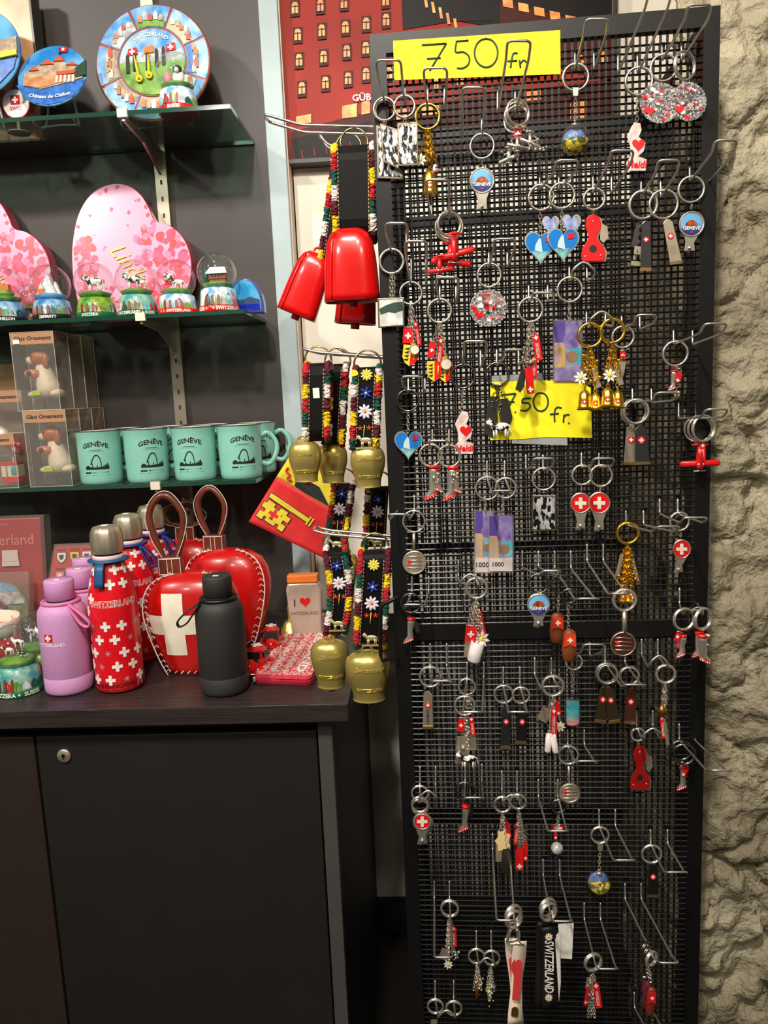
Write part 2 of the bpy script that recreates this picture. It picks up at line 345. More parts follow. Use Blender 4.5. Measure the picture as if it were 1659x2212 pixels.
FT=Matrix();BT=Matrix.Translation((0,RD,0));LT=Matrix.Translation((.004,.007,0))@Matrix.Rotation(math.pi/2,4,'Z');RT=Matrix.Translation((WID-.004,.007,0))@Matrix.Rotation(math.pi/2,4,'Z')
m1=MB();frame(m1,WID,.03,ZT,FT,[(zb,.022)]);RK.part('front_frame',m1)
m1=MB();grid(m1,WID,.05,ZT-.02,FT);RK.part('front_mesh',m1)
m1=MB();frame(m1,WID,.03,ZT,BT,[(1.70,.02),(1.14,.018),(.62,.03)]);RK.part('back_frame',m1)
m1=MB();grid(m1,WID,.05,ZT-.02,BT);RK.part('back_mesh',m1)
for T,nm in ((LT,'left'),(RT,'right')):
    m1=MB();frame(m1,RD-.014,.03,ZT,T,[(zb,.022)]);RK.part(nm+'_frame',m1);m1=MB();grid(m1,RD-.014,.05,ZT-.02,T);RK.part(nm+'_mesh',m1)
m1=MB().box(.0,WID,-.004,RD+.004,.0,.029,BK);RK.part('base',m1)
# ---- price papers
def paper(label,pts,strokes,dots,off=.0075):
    t=Th('price_sign',label,'sign',PP(*pts[0],off),-PA,mp=PP);t.off=off
    t.part('paper',t.poly(pts,0,.0004,YE));mb=MB()
    for s_ in strokes: t.line(bez(s_,4) if len(s_)>2 else s_,.0009,.00105,INK,mb,6)
    for d in dots: t.disc(d[0],d[1],2,.0006,.0006,INK,mb,n=8)
    t.part('handwriting',mb,label='dark green felt-pen price lettering');return t
el=lambda cx,cy,a,b:[(cx+a*math.sin(k*math.pi/6),cy-b*math.cos(k*math.pi/6)) for k in range(13)]
paper('long yellow paper sign reading 7 50 fr at the top of the rack',[(849,88),(1210,65),(1211,160),(852,173)],
 [[(911,97),(964,94)],[(964,94),(928,153)],[(922,127),(952,125)],[(1012,87),(986,89)],[(986,89),(984,112),(1000,112),(1013,122),(1012,138),(1000,147),(987,147)],el(1050,114,25,31),
 [(1118,115),(1110,115),(1106,124),(1103,146)],[(1096,132),(1117,131)],[(1122,130),(1124,146)],[(1124,137),(1131,130),(1138,135)]],[])
s2=paper('crumpled yellow paper sign reading 7.50 fr. taped low on the mesh',[(1059,826),(1160,822),(1250,822),(1276,838),(1279,946),(1180,944),(1120,949),(1059,951)],
 [[(1082,853),(1114,850)],[(1114,850),(1096,885)],[(1094,867),(1111,868)],[(1147,860),(1129,861)],[(1129,861),(1128,870),(1140,870),(1145,878),(1136,887),(1124,886)],el(1168,868,16,20),
 [(1213,881),(1203,880),(1198,890),(1198,911)],[(1188,895),(1207,893)],[(1218,895),(1217,912)],[(1217,902),(1223,896),(1230,896)]],[(1113,890),(1229,914)])
tp=clear('sticky_tape',(225,228,230),.35,.2);s2.part('tape',s2.poly([(1105,946),(1225,940),(1226,962),(1106,958)],-.0008,.0004,tp));s2.part('tape',s2.poly([(1062,812),(1172,806),(1172,826),(1062,830)],-.0008,.0004,tp))
# ================================================= HOOKS ON THE RACK FRONT
# id: legs x left/right, leg top y, bend y, bar x0,x1,y, what it carries, curved tip
HK={
1:(833,875,190,228,812,866,130,'three framed relief tags at the top left corner'),
2:(924,960,192,238,915,966,147,'gold keyring with the cow charms'),
3:(1000,1041,258,302,998,1047,189,'round picture nail clipper below the long yellow sign'),
4:(1075,1113,198,245,1096,1147,88,'silver and red helicopter charms'),
5:(1242,1283,115,152,1265,1315,41,'glass ball with flowers near the top'),
6:(1335,1377,120,160,1405,1455,-28,'pink acrylic tag at the top'),
7:(1430,1472,100,132,1487,1538,10,'pair of glittering round charms in the top right corner'),
8:(1490,1532,362,393,1545,1594,303,'nail clipper beside the right edge of the rack'),
9:(1385,1427,392,428,1422,1468,346,'cluster of steel clips under the glitter charms'),
10:(1281,1321,382,418,1320,1370,325,'bright red pocket tool'),
11:(1166,1207,383,410,1203,1251,346,'pair of overlapping lake hearts'),
12:(932,970,430,474,920,970,388,'stack of little red planes'),
13:(847,878,505,548,832,880,482,'square tag with the white sheep picture'),
14:(888,920,560,618,874,922,521,'flag and shield bunch on the far left'),
15:(950,985,618,655,942,990,599,'second flag and shield bunch with the watch'),
16:(1056,1096,546,578,1067,1113,516,'round glitter charm in the middle of the rack'),
17:(1000,1038,757,795,1002,1052,737,'slim pink acrylic tag with red lettering'),
18:(1073,1120,755,790,1090,1135,755,'cow charm over the lower yellow sign'),
19:(1142,1183,617,650,1150,1198,632,'red tag and red knife bunch'),
20:(1230,1268,575,606,1238,1284,584,'pale purple banknote tag',1),
21:(1267,1308,674,702,1276,1324,690,'two golden bell bunches',1),
22:(1343,1382,683,712,1375,1419,680,'ring with the tiny red flag bead'),
23:(1455,1496,714,745,1522,1572,699,'small red and silver trinket near the right edge'),
24:(1366,1407,840,870,1418,1466,848,'two steel openers on the right half'),
25:(1466,1504,870,905,1525,1574,884,'red propeller plane at the right edge'),
26:(882,918,818,848,868,912,813,'single lake heart on the left'),
27:(934,970,928,960,927,970,952,'two silver and red boots'),
28:(1052,1090,995,1032,1065,1108,1060,'purple banknote tags marked 1000'),
29:(858,895,1070,1106,838,882,1111,'coin pendant on the left edge'),
30:(890,926,1245,1280,872,913,1306,'small red shoe trinket at the left'),
31:(990,1027,1212,1248,996,1036,1256,'large mixed bunch with the white cup',1),
32:(1136,1173,982,1016,1152,1198,990,'upright black and white relief tag'),
33:(1256,1294,978,1010,1282,1328,990,'pair of white cross nail clippers'),
34:(1352,1390,1103,1134,1420,1470,1137,'golden tassel bunch'),
35:(1425,1464,1078,1110,1478,1529,1118,'single cross nail clipper near the right edge'),
36:(1128,1163,1190,1226,1172,1213,1233,'nail clipper with the orange dome picture'),
37:(1198,1233,1190,1228,1250,1296,1293,'two red topped capsules'),
38:(1268,1303,1175,1212,1322,1362,1282,'round coin medal in the lower middle'),
39:(1468,1507,1270,1306,1478,1519,1318,'two ring bunches of red boots at the right edge'),
40:(929,965,1390,1440,933,976,1471,'lone steel opener at the left'),
41:(1009,1045,1430,1466,998,1041,1538,'double ring with cow and flags'),
42:(1087,1123,1440,1478,1100,1142,1538,'pair of openers below the crossbar'),
43:(1155,1191,1420,1458,1173,1214,1483,'bunch with the white bottles'),
44:(1238,1274,1388,1418,1260,1306,1392,'barrel capsule with teal picture'),
45:(1307,1350,1395,1432,1350,1396,1479,'three bronze toned openers'),
46:(1386,1421,1380,1416,1405,1442,1432,'long thin red and silver bunch',1),
47:(1375,1410,1535,1570,1390,1431,1588,'dark red pocket tool',1),
48:(1467,1500,1563,1598,1538,1584,1664,'silver boot trinket low at the right edge'),
49:(907,941,1655,1697,907,943,1722,'overlapping rings with the tilted cross medal',1),
50:(1005,1041,1650,1688,1003,1044,1723,'little red boot charm at the lower left'),
51:(1084,1117,1665,1708,1087,1124,1731,'cream star charm and red knife charm',1),
52:(1226,1262,1576,1610,1248,1292,1644,'round coin pendant on the lower half'),
53:(1163,1205,1683,1722,1187,1228,1795,'small snow ball trinket'),
54:(1294,1329,1748,1784,1330,1373,1858,'low glass ball with flowers'),
55:(1405,1442,1792,1822,1441,1486,1884,'dark opener with a red dot'),
56:(1173,1209,1856,1892,1195,1237,1990,'black lanyards with white lettering'),
57:(938,971,1903,1940,938,978,2068,'ring bunch with a red tag at the lower left'),
58:(1064,1101,1800,1835,1073,1112,1988,'white and red lanyards'),
59:(1029,1061,2010,2048,1035,1070,2082,'pair of dim chain bunches by the white lanyards',1),
60:(940,980,2118,2156,948,984,2195,'two rings at the bottom left corner',1),
61:(1262,1297,1950,1986,1292,1335,2093,'bunch with a red bar near the bottom'),
62:(1350,1385,1908,1942,1425,1467,2080,'dark red capsules near the bottom right'),
63:(1370,1405,2143,2176,1462,1502,2330,'nothing, lowest of all at the bottom right'),
}
HOOKS={}
for k,v in HK.items():
    xl,xr,yt,yb,b0,b1,by,what=v[:8];cv=len(v)>8
    ym=1000
    L=.105
    if abs(yb-1100)>330:
        kk=(by-1100)/(yb-1100);L=min(.16,max(.075,1-1/kk if kk>1 else .1))
    B=[PP(xl,yb,.004),PP(xr,yb,.004)];A=[PP(xl,yt,.001),PP(xr,yt,.001)];A0=[PP(xl,yt,-.004),PP(xr,yt,-.004)];E=[PP(b0,by,L),PP(b1,by,L)]
    K=[B[i]+(E[i]-B[i])*.86+Vector((0,0,-.007)) for i in (0,1)]
    if cv:
        mid=(E[0]+E[1])/2+Vector((0,0,.009));tip=bez([K[0],E[0],mid,E[1],K[1]],5);path=fillet([A0[0],A[0],B[0],K[0]],.006)[:-1]+tip+fillet([K[1],B[1],A[1],A0[1]],.006)[1:]
    else: path=fillet([A0[0],A[0],B[0],K[0],E[0],E[1],K[1],B[1],A[1],A0[1]],.006)
    loc=(B[0]+B[1])/2;lab=('empty chrome wire hook ' if k==63 else 'chrome wire hook holding the ')+('lowest of all at the bottom right of the rack' if k==63 else what)
    lab=' '.join(lab.split()[:16])
    t=Th('wire_hook',lab,'hook',loc,-PA,'wire hooks on the mesh rack')
    t.part('wire',MB().tube([t.inv@p for p in path],.0014,WIRE,7))
    mp_=MB();[mp_.box(q.x-.003,q.x+.003,q.y-.0015,q.y+.004,q.z-.004,q.z+.004,BK) for q in (t.inv@A0[0],t.inv@A0[1])];t.part('mesh_tab',mp_)
    HOOKS[k]=([B[0],K[0],E[0]],[B[1],K[1],E[1]])
# ================================================= KEYRINGS
KN={}
def key(h,side,cx,cy,r,label,m=CH,name='keyring',tilt=0,th=.0014,dbl=True,off=None,grp='keyrings on the rack'):
    P=HOOKS[h]['LR'.index(side)];best=None;k0=.00059;ar=r-(2*th+.0013)/k0;pts=[]
    for i in range(81):
        u=i/80*1.95;p=P[0].lerp(P[1],u) if u<=1 else P[1].lerp(P[2],u-1);q=proj(p);d=(q[0]-cx)**2+(q[1]-(cy-ar))**2;oo=(p-P0).dot(PN);pts.append((oo,p))
        if oo>=.0095 and (best is None or d<best[0]): best=(d,oo)
    o=best[1] if off is None else off
    while any(abs(o-x)<.0055 and abs(a-cx)<60 and abs(b-cy)<60 for a,b,x in KN.setdefault(h,[])): o+=.006
    KN[h].append((cx,cy,o))
    wp=min(pts,key=lambda e:abs(e[0]-o))[1];q=proj(wp);ex,ey=q[0]-cx,q[1]-(cy-ar);k_=min(1,48/max(1e-6,math.hypot(ex,ey)));ex*=k_;ey*=k_
    mpf=lambda px,py,off:PP(px+ex,py+ey,off)
    t=Th(name,label,'keyring',mpf(cx,cy,o),-PA,grp,mpf);t.off=o;mb=MB()
    mb.T=Matrix.Rotation(math.radians(tilt),4,'Z');R_=r*t.sc-th
    mb.ring((0,-th*.5,0),R_,th,m,n=28);
    if dbl: mb.ring((0,th*.9,0),R_,th,m,n=28)
    t.part('split_ring',mb);t.cr=(cx,cy,r);t.m=m;return t
def chain(t,x0,y0,x1,y1,m=None,dz=0,w=.0019,par=None):
    a=t.l(x0,y0,dz);b=t.l(x1,y1,dz);n=max(2,int((b-a).length/.0042));mb=MB();d=(b-a)/n
    rot=(b-a).to_track_quat('Z','Y').to_matrix().to_4x4()
    for i in range(n):
        mb.T=Matrix.Translation(a+d*(i+.5))@rot@Matrix.Rotation(math.pi/2*(i%2)+.5,4,'Z')
        mb.ring((0,0,0),w,.00055,m or t.m,n=10,k=4,sz=d.length*.66/w)
    return t.part('chain',mb,par)
def bar(t,x0,y0,x1,y1,w,off,th,m,mb=None,top=None):
    """rounded slim plate from one point to another, w px wide"""
    d=Vector((x1-x0,y1-y0));L=d.length;d/=L;n=Vector((-d.y,d.x));w0=(top or w)/2;w1=w/2;c=min(w0*.7,L*.2)
    p=[(0,-w0+c),(0,w0-c),(c,w0),(L-c*.4,w1),(L,w1-c*.4),(L,-w1+c*.4),(L-c*.4,-w1),(c,-w0)]
    return t.poly([(x0+d.x*a+n.x*b,y0+d.y*a+n.y*b) for a,b in p],off,th,m,mb)
def swiss(t,cx,cy,r,off,par,rot=0,disc=True,sq=False):
    if disc: mb=t.disc(cx,cy,r,off,.0006,REDM) if not sq else t.poly([(cx-r,cy-r),(cx+r,cy-r),(cx+r,cy+r),(cx-r,cy+r)],off,.0006,REDM)
    else: mb=MB()
    t.poly(cross_pts(cx,cy,r*.66,rot),off+.0004,.0008,WH,mb);return t.part('cross_emblem',mb,par)
def link(t,cx,cy,r=5,m=None):
    mb=MB().ring(t.l(cx,cy,0),r*t.sc,.0006,m or t.m,ax='x',n=12,k=4);return t.part('jump_ring',mb)
def clipper(t,cx,cy,r,yb,face,sy=1,sx=1,dx=0):
    link(t,(cx+t.cr[0])/2,(t.cr[1]+t.cr[2]+cy-r*1.2)/2,5)
    n=20;c=[(cx+r*1.15*sx*math.cos(a),cy+r*1.15*sy*math.sin(a)) for a in [math.radians(50-i*(280/n)) for i in range(n+1)]]
    pts=c+[(cx+dx-r*.42*sx,cy+r*1.75),(cx+dx-r*.5*sx,yb),(cx+dx+r*.5*sx,yb),(cx+dx+r*.42*sx,cy+r*1.75)]
    pts=c[::-1][:0]+c+[(cx+dx-r*.42*sx,(cy+r+yb)/2),(cx+dx-r*.5*sx,yb),(cx+dx+r*.5*sx,yb),(cx+dx+r*.42*sx,(cy+r+yb)/2)]
    o=t.part('clipper_body',t.poly(pts,-.0015,.0035,CH),bev=.0005)
    bz=MB().ring(t.l(cx,cy,.0022),r*1.04*t.sc,.0009,CH,n=26,sx=sx,sz=sy);t.part('bezel',bz,o)
    lv=MB();lv.T=Matrix.Translation(t.l(cx+dx,yb-6,.003));lv.sph((0,0,0),3.5*t.sc,CH);t.part('rivet',lv,o)
    lv=bar(t,cx+dx+3,cy+r*.9,cx+dx-6,yb+3,r*.6,-.0045,.0012,CH);t.part('lever',lv,o)
    D=lambda a,m,off,s0=0,e=360,k=1:t.poly([(cx+a*sx*math.cos(math.radians(q)),cy+k+a*sy*math.sin(math.radians(q))) for q in range(s0,e+1,12 if e-s0>200 else 10)],off,.0004,m,fm)
    fm=MB()
    if face=='cross': D(r,REDM,.002,k=0);t.poly(cross_pts(cx,cy,r*.62,0,.3),.0024,.0006,IV,fm)
    else:
        D(r,SKY,.002,k=0);D(r*.6,mat('dome_orange',(190,90,36),.4,noise=.6,scale=300,c2=(110,40,24)),.0024,180,360,k=r*.22)
        D(r,GEN,.0026,20,160,k=0);t.word('GENEVE',cx,cy+r*.38,r*.34,.0033,WH,fm,bold=.02);t.disc(cx,cy+r*.74,r*.12,.003,.0004,REDM,fm,n=10)
    t.part('picture_face' if face!='cross' else 'cross_face',fm,o)
def opener(t,x0,y0,x1,y1,w,m=None,cr=True,dz=0,base=True):
    m=m or CHB;o=t.part('opener_plate',bar(t,x0,y0,x1,y1,w,-.002+dz,.004,m,top=w*.82),bev=.0004)
    if base: t.part('folded_edge',bar(t,x0+(x1-x0)*.94,y0+(y1-y0)*.94,x1,y1+1,w*1.04,.0018+dz,.0014,mat('warm_steel',(200,165,110),.3,.9)),o)
    if cr: swiss(t,x0+(x1-x0)*.38,y0+(y1-y0)*.38,w*.26,.0021+dz,o)
    return o
def lakeheart(t,cx,cy,w,h,cloud=False,dz=0):
    o=t.part('heart_frame',t.poly(heart(cx,cy,w,h),dz,.0028,CH));mb=MB()
    if cloud: t.poly(heart(cx,cy,w-6,h-6),dz+.0028,.0004,mat('cloud_print',(110,130,200),.3,noise=.6,scale=60,c2=(205,210,225)),mb);t.part('cloud_picture',mb,o);return
    t.poly(heart(cx,cy,w-6,h-6),dz+.0028,.0004,mat('lake_sky',(20,120,200),.25,coat=.5),mb)
    H=[p for p in heart(cx,cy,w-6,h-6,n=64) if p[1]>cy+h*.08];H.sort(key=lambda p:p[0]);H=[(p[0],p[1]) for p in H]
    t.poly(H+[(H[-1][0]-1,cy+h*.09),(H[0][0]+1,cy+h*.09)],dz+.0031,.0004,mat('lake_haze',(150,200,200),.3,noise=.6,scale=70,c2=(70,140,150),coat=.5),mb)
    t.poly([(cx+1,cy-h*.26),(cx-3,cy-h*.3),(cx-w*.16,cy-h*.1),(cx-w*.18,cy+h*.06),(cx+w*.06,cy+h*.12)],dz+.0035,.0003,mat('fountain_white',(190,215,225),.4),mb)
    t.poly([(cx+w*.14,cy-h*.33),(cx+w*.34,cy-h*.36),(cx+w*.34,cy-h*.2),(cx+w*.14,cy-h*.18)],dz+.0036,.0004,REDM,mb)
    t.part('lake_picture',mb,o)
def plaque(t,pts,dz=0,m=BW):
    cx=sum(p[0] for p in pts)/4;cy=sum(p[1] for p in pts)/4;o=t.part('tag_frame',t.poly(pts,dz,.003,mat('pewter',(150,135,112),.3,.9)),bev=.0006)
    t.part('relief_picture',t.poly([(cx+(x-cx)*.87,cy+(y-cy)*.9) for x,y in pts],dz+.0028,.0006,m),o)
def ball(t,cx,cy,r):
    o=t.part('glass_ball',MB().sph(t.l(cx,cy,0),r*t.sc,GLASS,n=24,k=16));mb=MB();c=t.l(cx,cy,0);s=r*t.sc
    mb.lathe([(.001,-s*.93),(s*.5,-s*.8),(s*.8,-s*.5),(s*.93,-s*.05),(s*.6,s*.02),(.001,s*.12)],FLOWERS,c,20);t.part('flower_bed',mb,o)
    mb=MB().sph((c.x,c.y+s*.3,c.z),s*.85,mat('ball_blue',(60,90,170),.4,noise=.6,scale=90,c2=(120,140,190)),sy=.4,n=18,k=12);t.part('blue_backdrop',mb,o)
    mb=MB()
    for i in range(16):
        a=R.uniform(-1,1);mb.sph((c.x+a*s*.7,c.y-s*.55*math.sqrt(max(0,1-a*a)),c.z+R.uniform(-.6,.15)*s),s*.12,[REDM,YEL,PNK,ORG][i%4],n=6,k=4)
    t.part('blossoms',mb,o)
    t.part('cap',MB().lathe([(s*.28,s*.9),(s*.25,s*1.06),(s*.1,s*1.1)],t.m,c,12))
def glitter(t,cx,cy,r,dz=0,sx=1,hd=True):
    o=t.part('glitter_disc',t.poly([(cx+r*sx*math.cos(a)*(1+.02*(i%2)),cy+r*math.sin(a)*(1+.02*(i%2))) for i,a in enumerate([2*math.pi*k/40 for k in range(40)])],dz,.003,GLIT));mb=MB()
    for i in range(26):
        a=R.uniform(0,6.28);q=r*.85*math.sqrt(R.random());m=[WH,REDM,CH,REDM,DK,PNK][i%6];x,y=cx+q*sx*math.cos(a),cy+q*math.sin(a);w=R.uniform(3,7)
        t.poly([(x-w,y-w*.3),(x,y-w*.8),(x+w,y-w*.2),(x+w*.5,y+w*.7),(x-w*.6,y+w*.6)],dz+.003,.0006,m,mb)
    for i in range(34):
        a=2*math.pi*i/34;mb.sph(t.l(cx+r*.95*sx*math.cos(a),cy+r*.95*math.sin(a),dz+.003),.0009,CH,n=6,k=4)
    t.poly(heart(cx-r*.5*sx,cy+r*.42,r*.44,r*.44),dz+.0034,.001,REDM,mb);t.part('enamel_chips',mb,o)
def coin(t,cx,cy,r,m=CHB,sx=1):
    o=t.part('coin_disc',t.disc(cx,cy,r,-.001,.0022,m),bev=.0004);mb=MB().ring(t.l(cx,cy,.0014),r*.94*t.sc,.0007,t.m,n=28,k=5);mb2=mb
    for i in range(4): t.line([(cx-r*.6,cy-r*.45+i*r*.3),(cx-r*.1,cy-r*.5+i*r*.32),(cx+r*.65,cy-r*.42+i*r*.3)],.0016,.0006,CH,mb)
    t.part('relief_lines',mb,o);t.part('red_inlay',t.poly([(cx-r*.55,cy-r*.25),(cx-r*.25,cy-r*.25),(cx-r*.28,cy+r*.2),(cx-r*.5,cy+r*.2)],.0014,.0006,REDM),o)
def note(t,x0,y0,x1,y1,dz=0,full=True,blank=False):
    o=t.part('clear_holder',t.poly([(x0-3,y0-3),(x1+3,y0-3),(x1+3,y1+3),(x0-3,y1+3)],dz-.0008,.0008,PLAST));mb=MB();W=x1-x0;H=y1-y0
    Q=lambda a,b,c,d,m,k:t.poly([(x0+W*a,y0+H*b),(x0+W*c,y0+H*b),(x0+W*c,y0+H*d),(x0+W*a,y0+H*d)],dz+k,.0003,m,mb)
    Q(0,0,1,1,mat('note_mauve',(120,105,165),.4,noise=.6,scale=60,c2=(165,150,185)),.0003);Q(0,0,.4,.4,mat('note_violet',(88,70,150),.4),.0006);Q(.5,.45,1,.72,TEALP,.0006);Q(.0,.36,.4,.78,mat('note_yellow',(205,170,80),.4,noise=.6,scale=80,c2=(170,150,150)),.0007)
    if full: Q(0,.76,1,1,mat('note_white',(205,195,190),.5),.0008)
    t.disc(x0+W*.62,y0+H*.33,W*.3,.0008+dz,.0003,PUR,mb);t.disc(x0+W*.66,y0+H*.6,W*.22,.0009+dz,.0003,mat('note_brown',(140,105,80),.5),mb)
    if full: t.word('1000',x0+W*.36,y0+H*.88,H*.085,.0013+dz,BKI,mb,bold=.02)
    t.part('banknote',mb,o,label='printed purple banknote')
def boot(t,cx,cy,h,fl=1,m=CH):
    w=h*.2*fl;q=h*t.sc;mb=MB();mb.tube([t.l(cx+w*.3,cy-h*.48),t.l(cx+w*.3,cy-h*.3),t.l(cx+w*.1,cy-h*.02),t.l(cx+w*.2,cy+h*.24),t.l(cx-w*.4,cy+h*.4),t.l(cx-w*1.0,cy+h*.45)],q*.15,m,12,rf=lambda i:[.95,1.0,.75,.85,.8,.45][i]);o=t.part('boot_charm',mb)
    mb=MB();mb.tube([t.l(cx+w*.3,cy-h*.49),t.l(cx+w*.3,cy-h*.4)],q*.165,REDM,12);mb.tube([t.l(cx+w*.75,cy+h*.3,.001),t.l(cx+w*.1,cy+h*.38,q*.1),t.l(cx-w*.6,cy+h*.44,q*.09),t.l(cx-w*1.1,cy+h*.5,0)],q*.055,REDM,8);t.part('red_enamel',mb,o)
    mb=MB()
    for i in range(5): mb.sph(t.l(cx+w*(.6-i*.38),cy+h*(.37+.03*i),q*.13),.0011,WH if i%2 else CH,n=6,k=4)
    t.part('studs',mb,o)
def capsule(t,cx,cy,w,h,top,bot,pic=None,rot=0):
    c=t.l(cx,cy,0);s=t.sc;T=Matrix.Translation(c)@Matrix.Rotation(math.radians(rot),4,'Y');W=w*s/2;H=h*s/2
    pr=[(W*.55,-H),(W*.8,-H*.9),(W,-H*.3),(W,H*.3),(W*.85,H*.85),(W*.5,H)];mb=MB();mb.T=T;mb.lathe(pr,GLASS if pic else bot,n=20,sy=.6);o=t.part('capsule_body',mb)
    mb=MB();mb.T=T;X=W*.72
    if pic:
        mb.box(-X,X,-.001,.001,-H*.45,H*.75,TEALP);mb.box(-X,X,-.0012,.0012,-H*.75,-H*.45,STO);mb.lathe([(W*.6,-H*.98),(W*.75,-H*.86),(W*.7,-H*.78)],PNK,n=16,sy=.6);t.part('picture_insert',mb,o)
    else:
        y=-W*.62;mb.poly([(-X,H*.8),(X,H*.8),(X*1.15,0),(0,H*.12),(-X*1.15,-.02*H)],y-.0008,y,top);t.part('red_front',mb,o);mb=MB();mb.T=T;mb.poly([(x,z+H*.42) for x,z in cross_pts(0,0,W*.36)],y-.0014,y-.0006,WH);t.part('cross_emblem',mb,o)
def edel(mb,t,cx,cy,r,dz=.003,n=8,m=None,c=None):
    for i in range(n):
        a=2*math.pi*i/n+.2;q=lambda l,w:(cx+r*l*math.cos(a)-r*w*math.sin(a),cy+r*l*math.sin(a)+r*w*math.cos(a))
        t.poly([q(.2,-.05),q(.6,-.2),q(1,0),q(.6,.2),q(.2,.05)],dz,.0009,m or WH,mb)
    mb.sph(t.l(cx,cy,dz+.001),r*.26*t.sc,c or YEL,sy=.5,n=8,k=6)
def cow(mb,c,s,m=None,fl=1,lm=None):
    """small standing cow, s = body length in metres"""
    m=m or COWM;x,y,z=c;L_=lm or WH
    mb.sph((x,y,z),s*.5,m,1,.42,.46,12,8);mb.sph((x-fl*s*.56,y,z+s*.24),s*.17,m,1.15,.8,.9,10,6);mb.tube([(x-fl*s*.3,y,z+s*.05),(x-fl*s*.55,y,z+s*.22)],s*.13,m,7)
    for a in (-.34,-.22,.26,.38): mb.tube([(x+a*s,y+(.09 if a in(-.34,.38) else -.09)*s,z-s*.1),(x+a*s,y+(.09 if a in(-.34,.38) else -.09)*s,z-s*.56)],s*.055,L_,6)
    mb.tube([(x+fl*s*.48,y,z+s*.1),(x+fl*s*.56,y,z-s*.3)],s*.02,L_,4)
    for q in(-1,1): mb.tube([(x-fl*s*.52,y+q*s*.08,z+s*.36),(x-fl*s*.56,y+q*s*.14,z+s*.46)],s*.025,lm or IV,4)
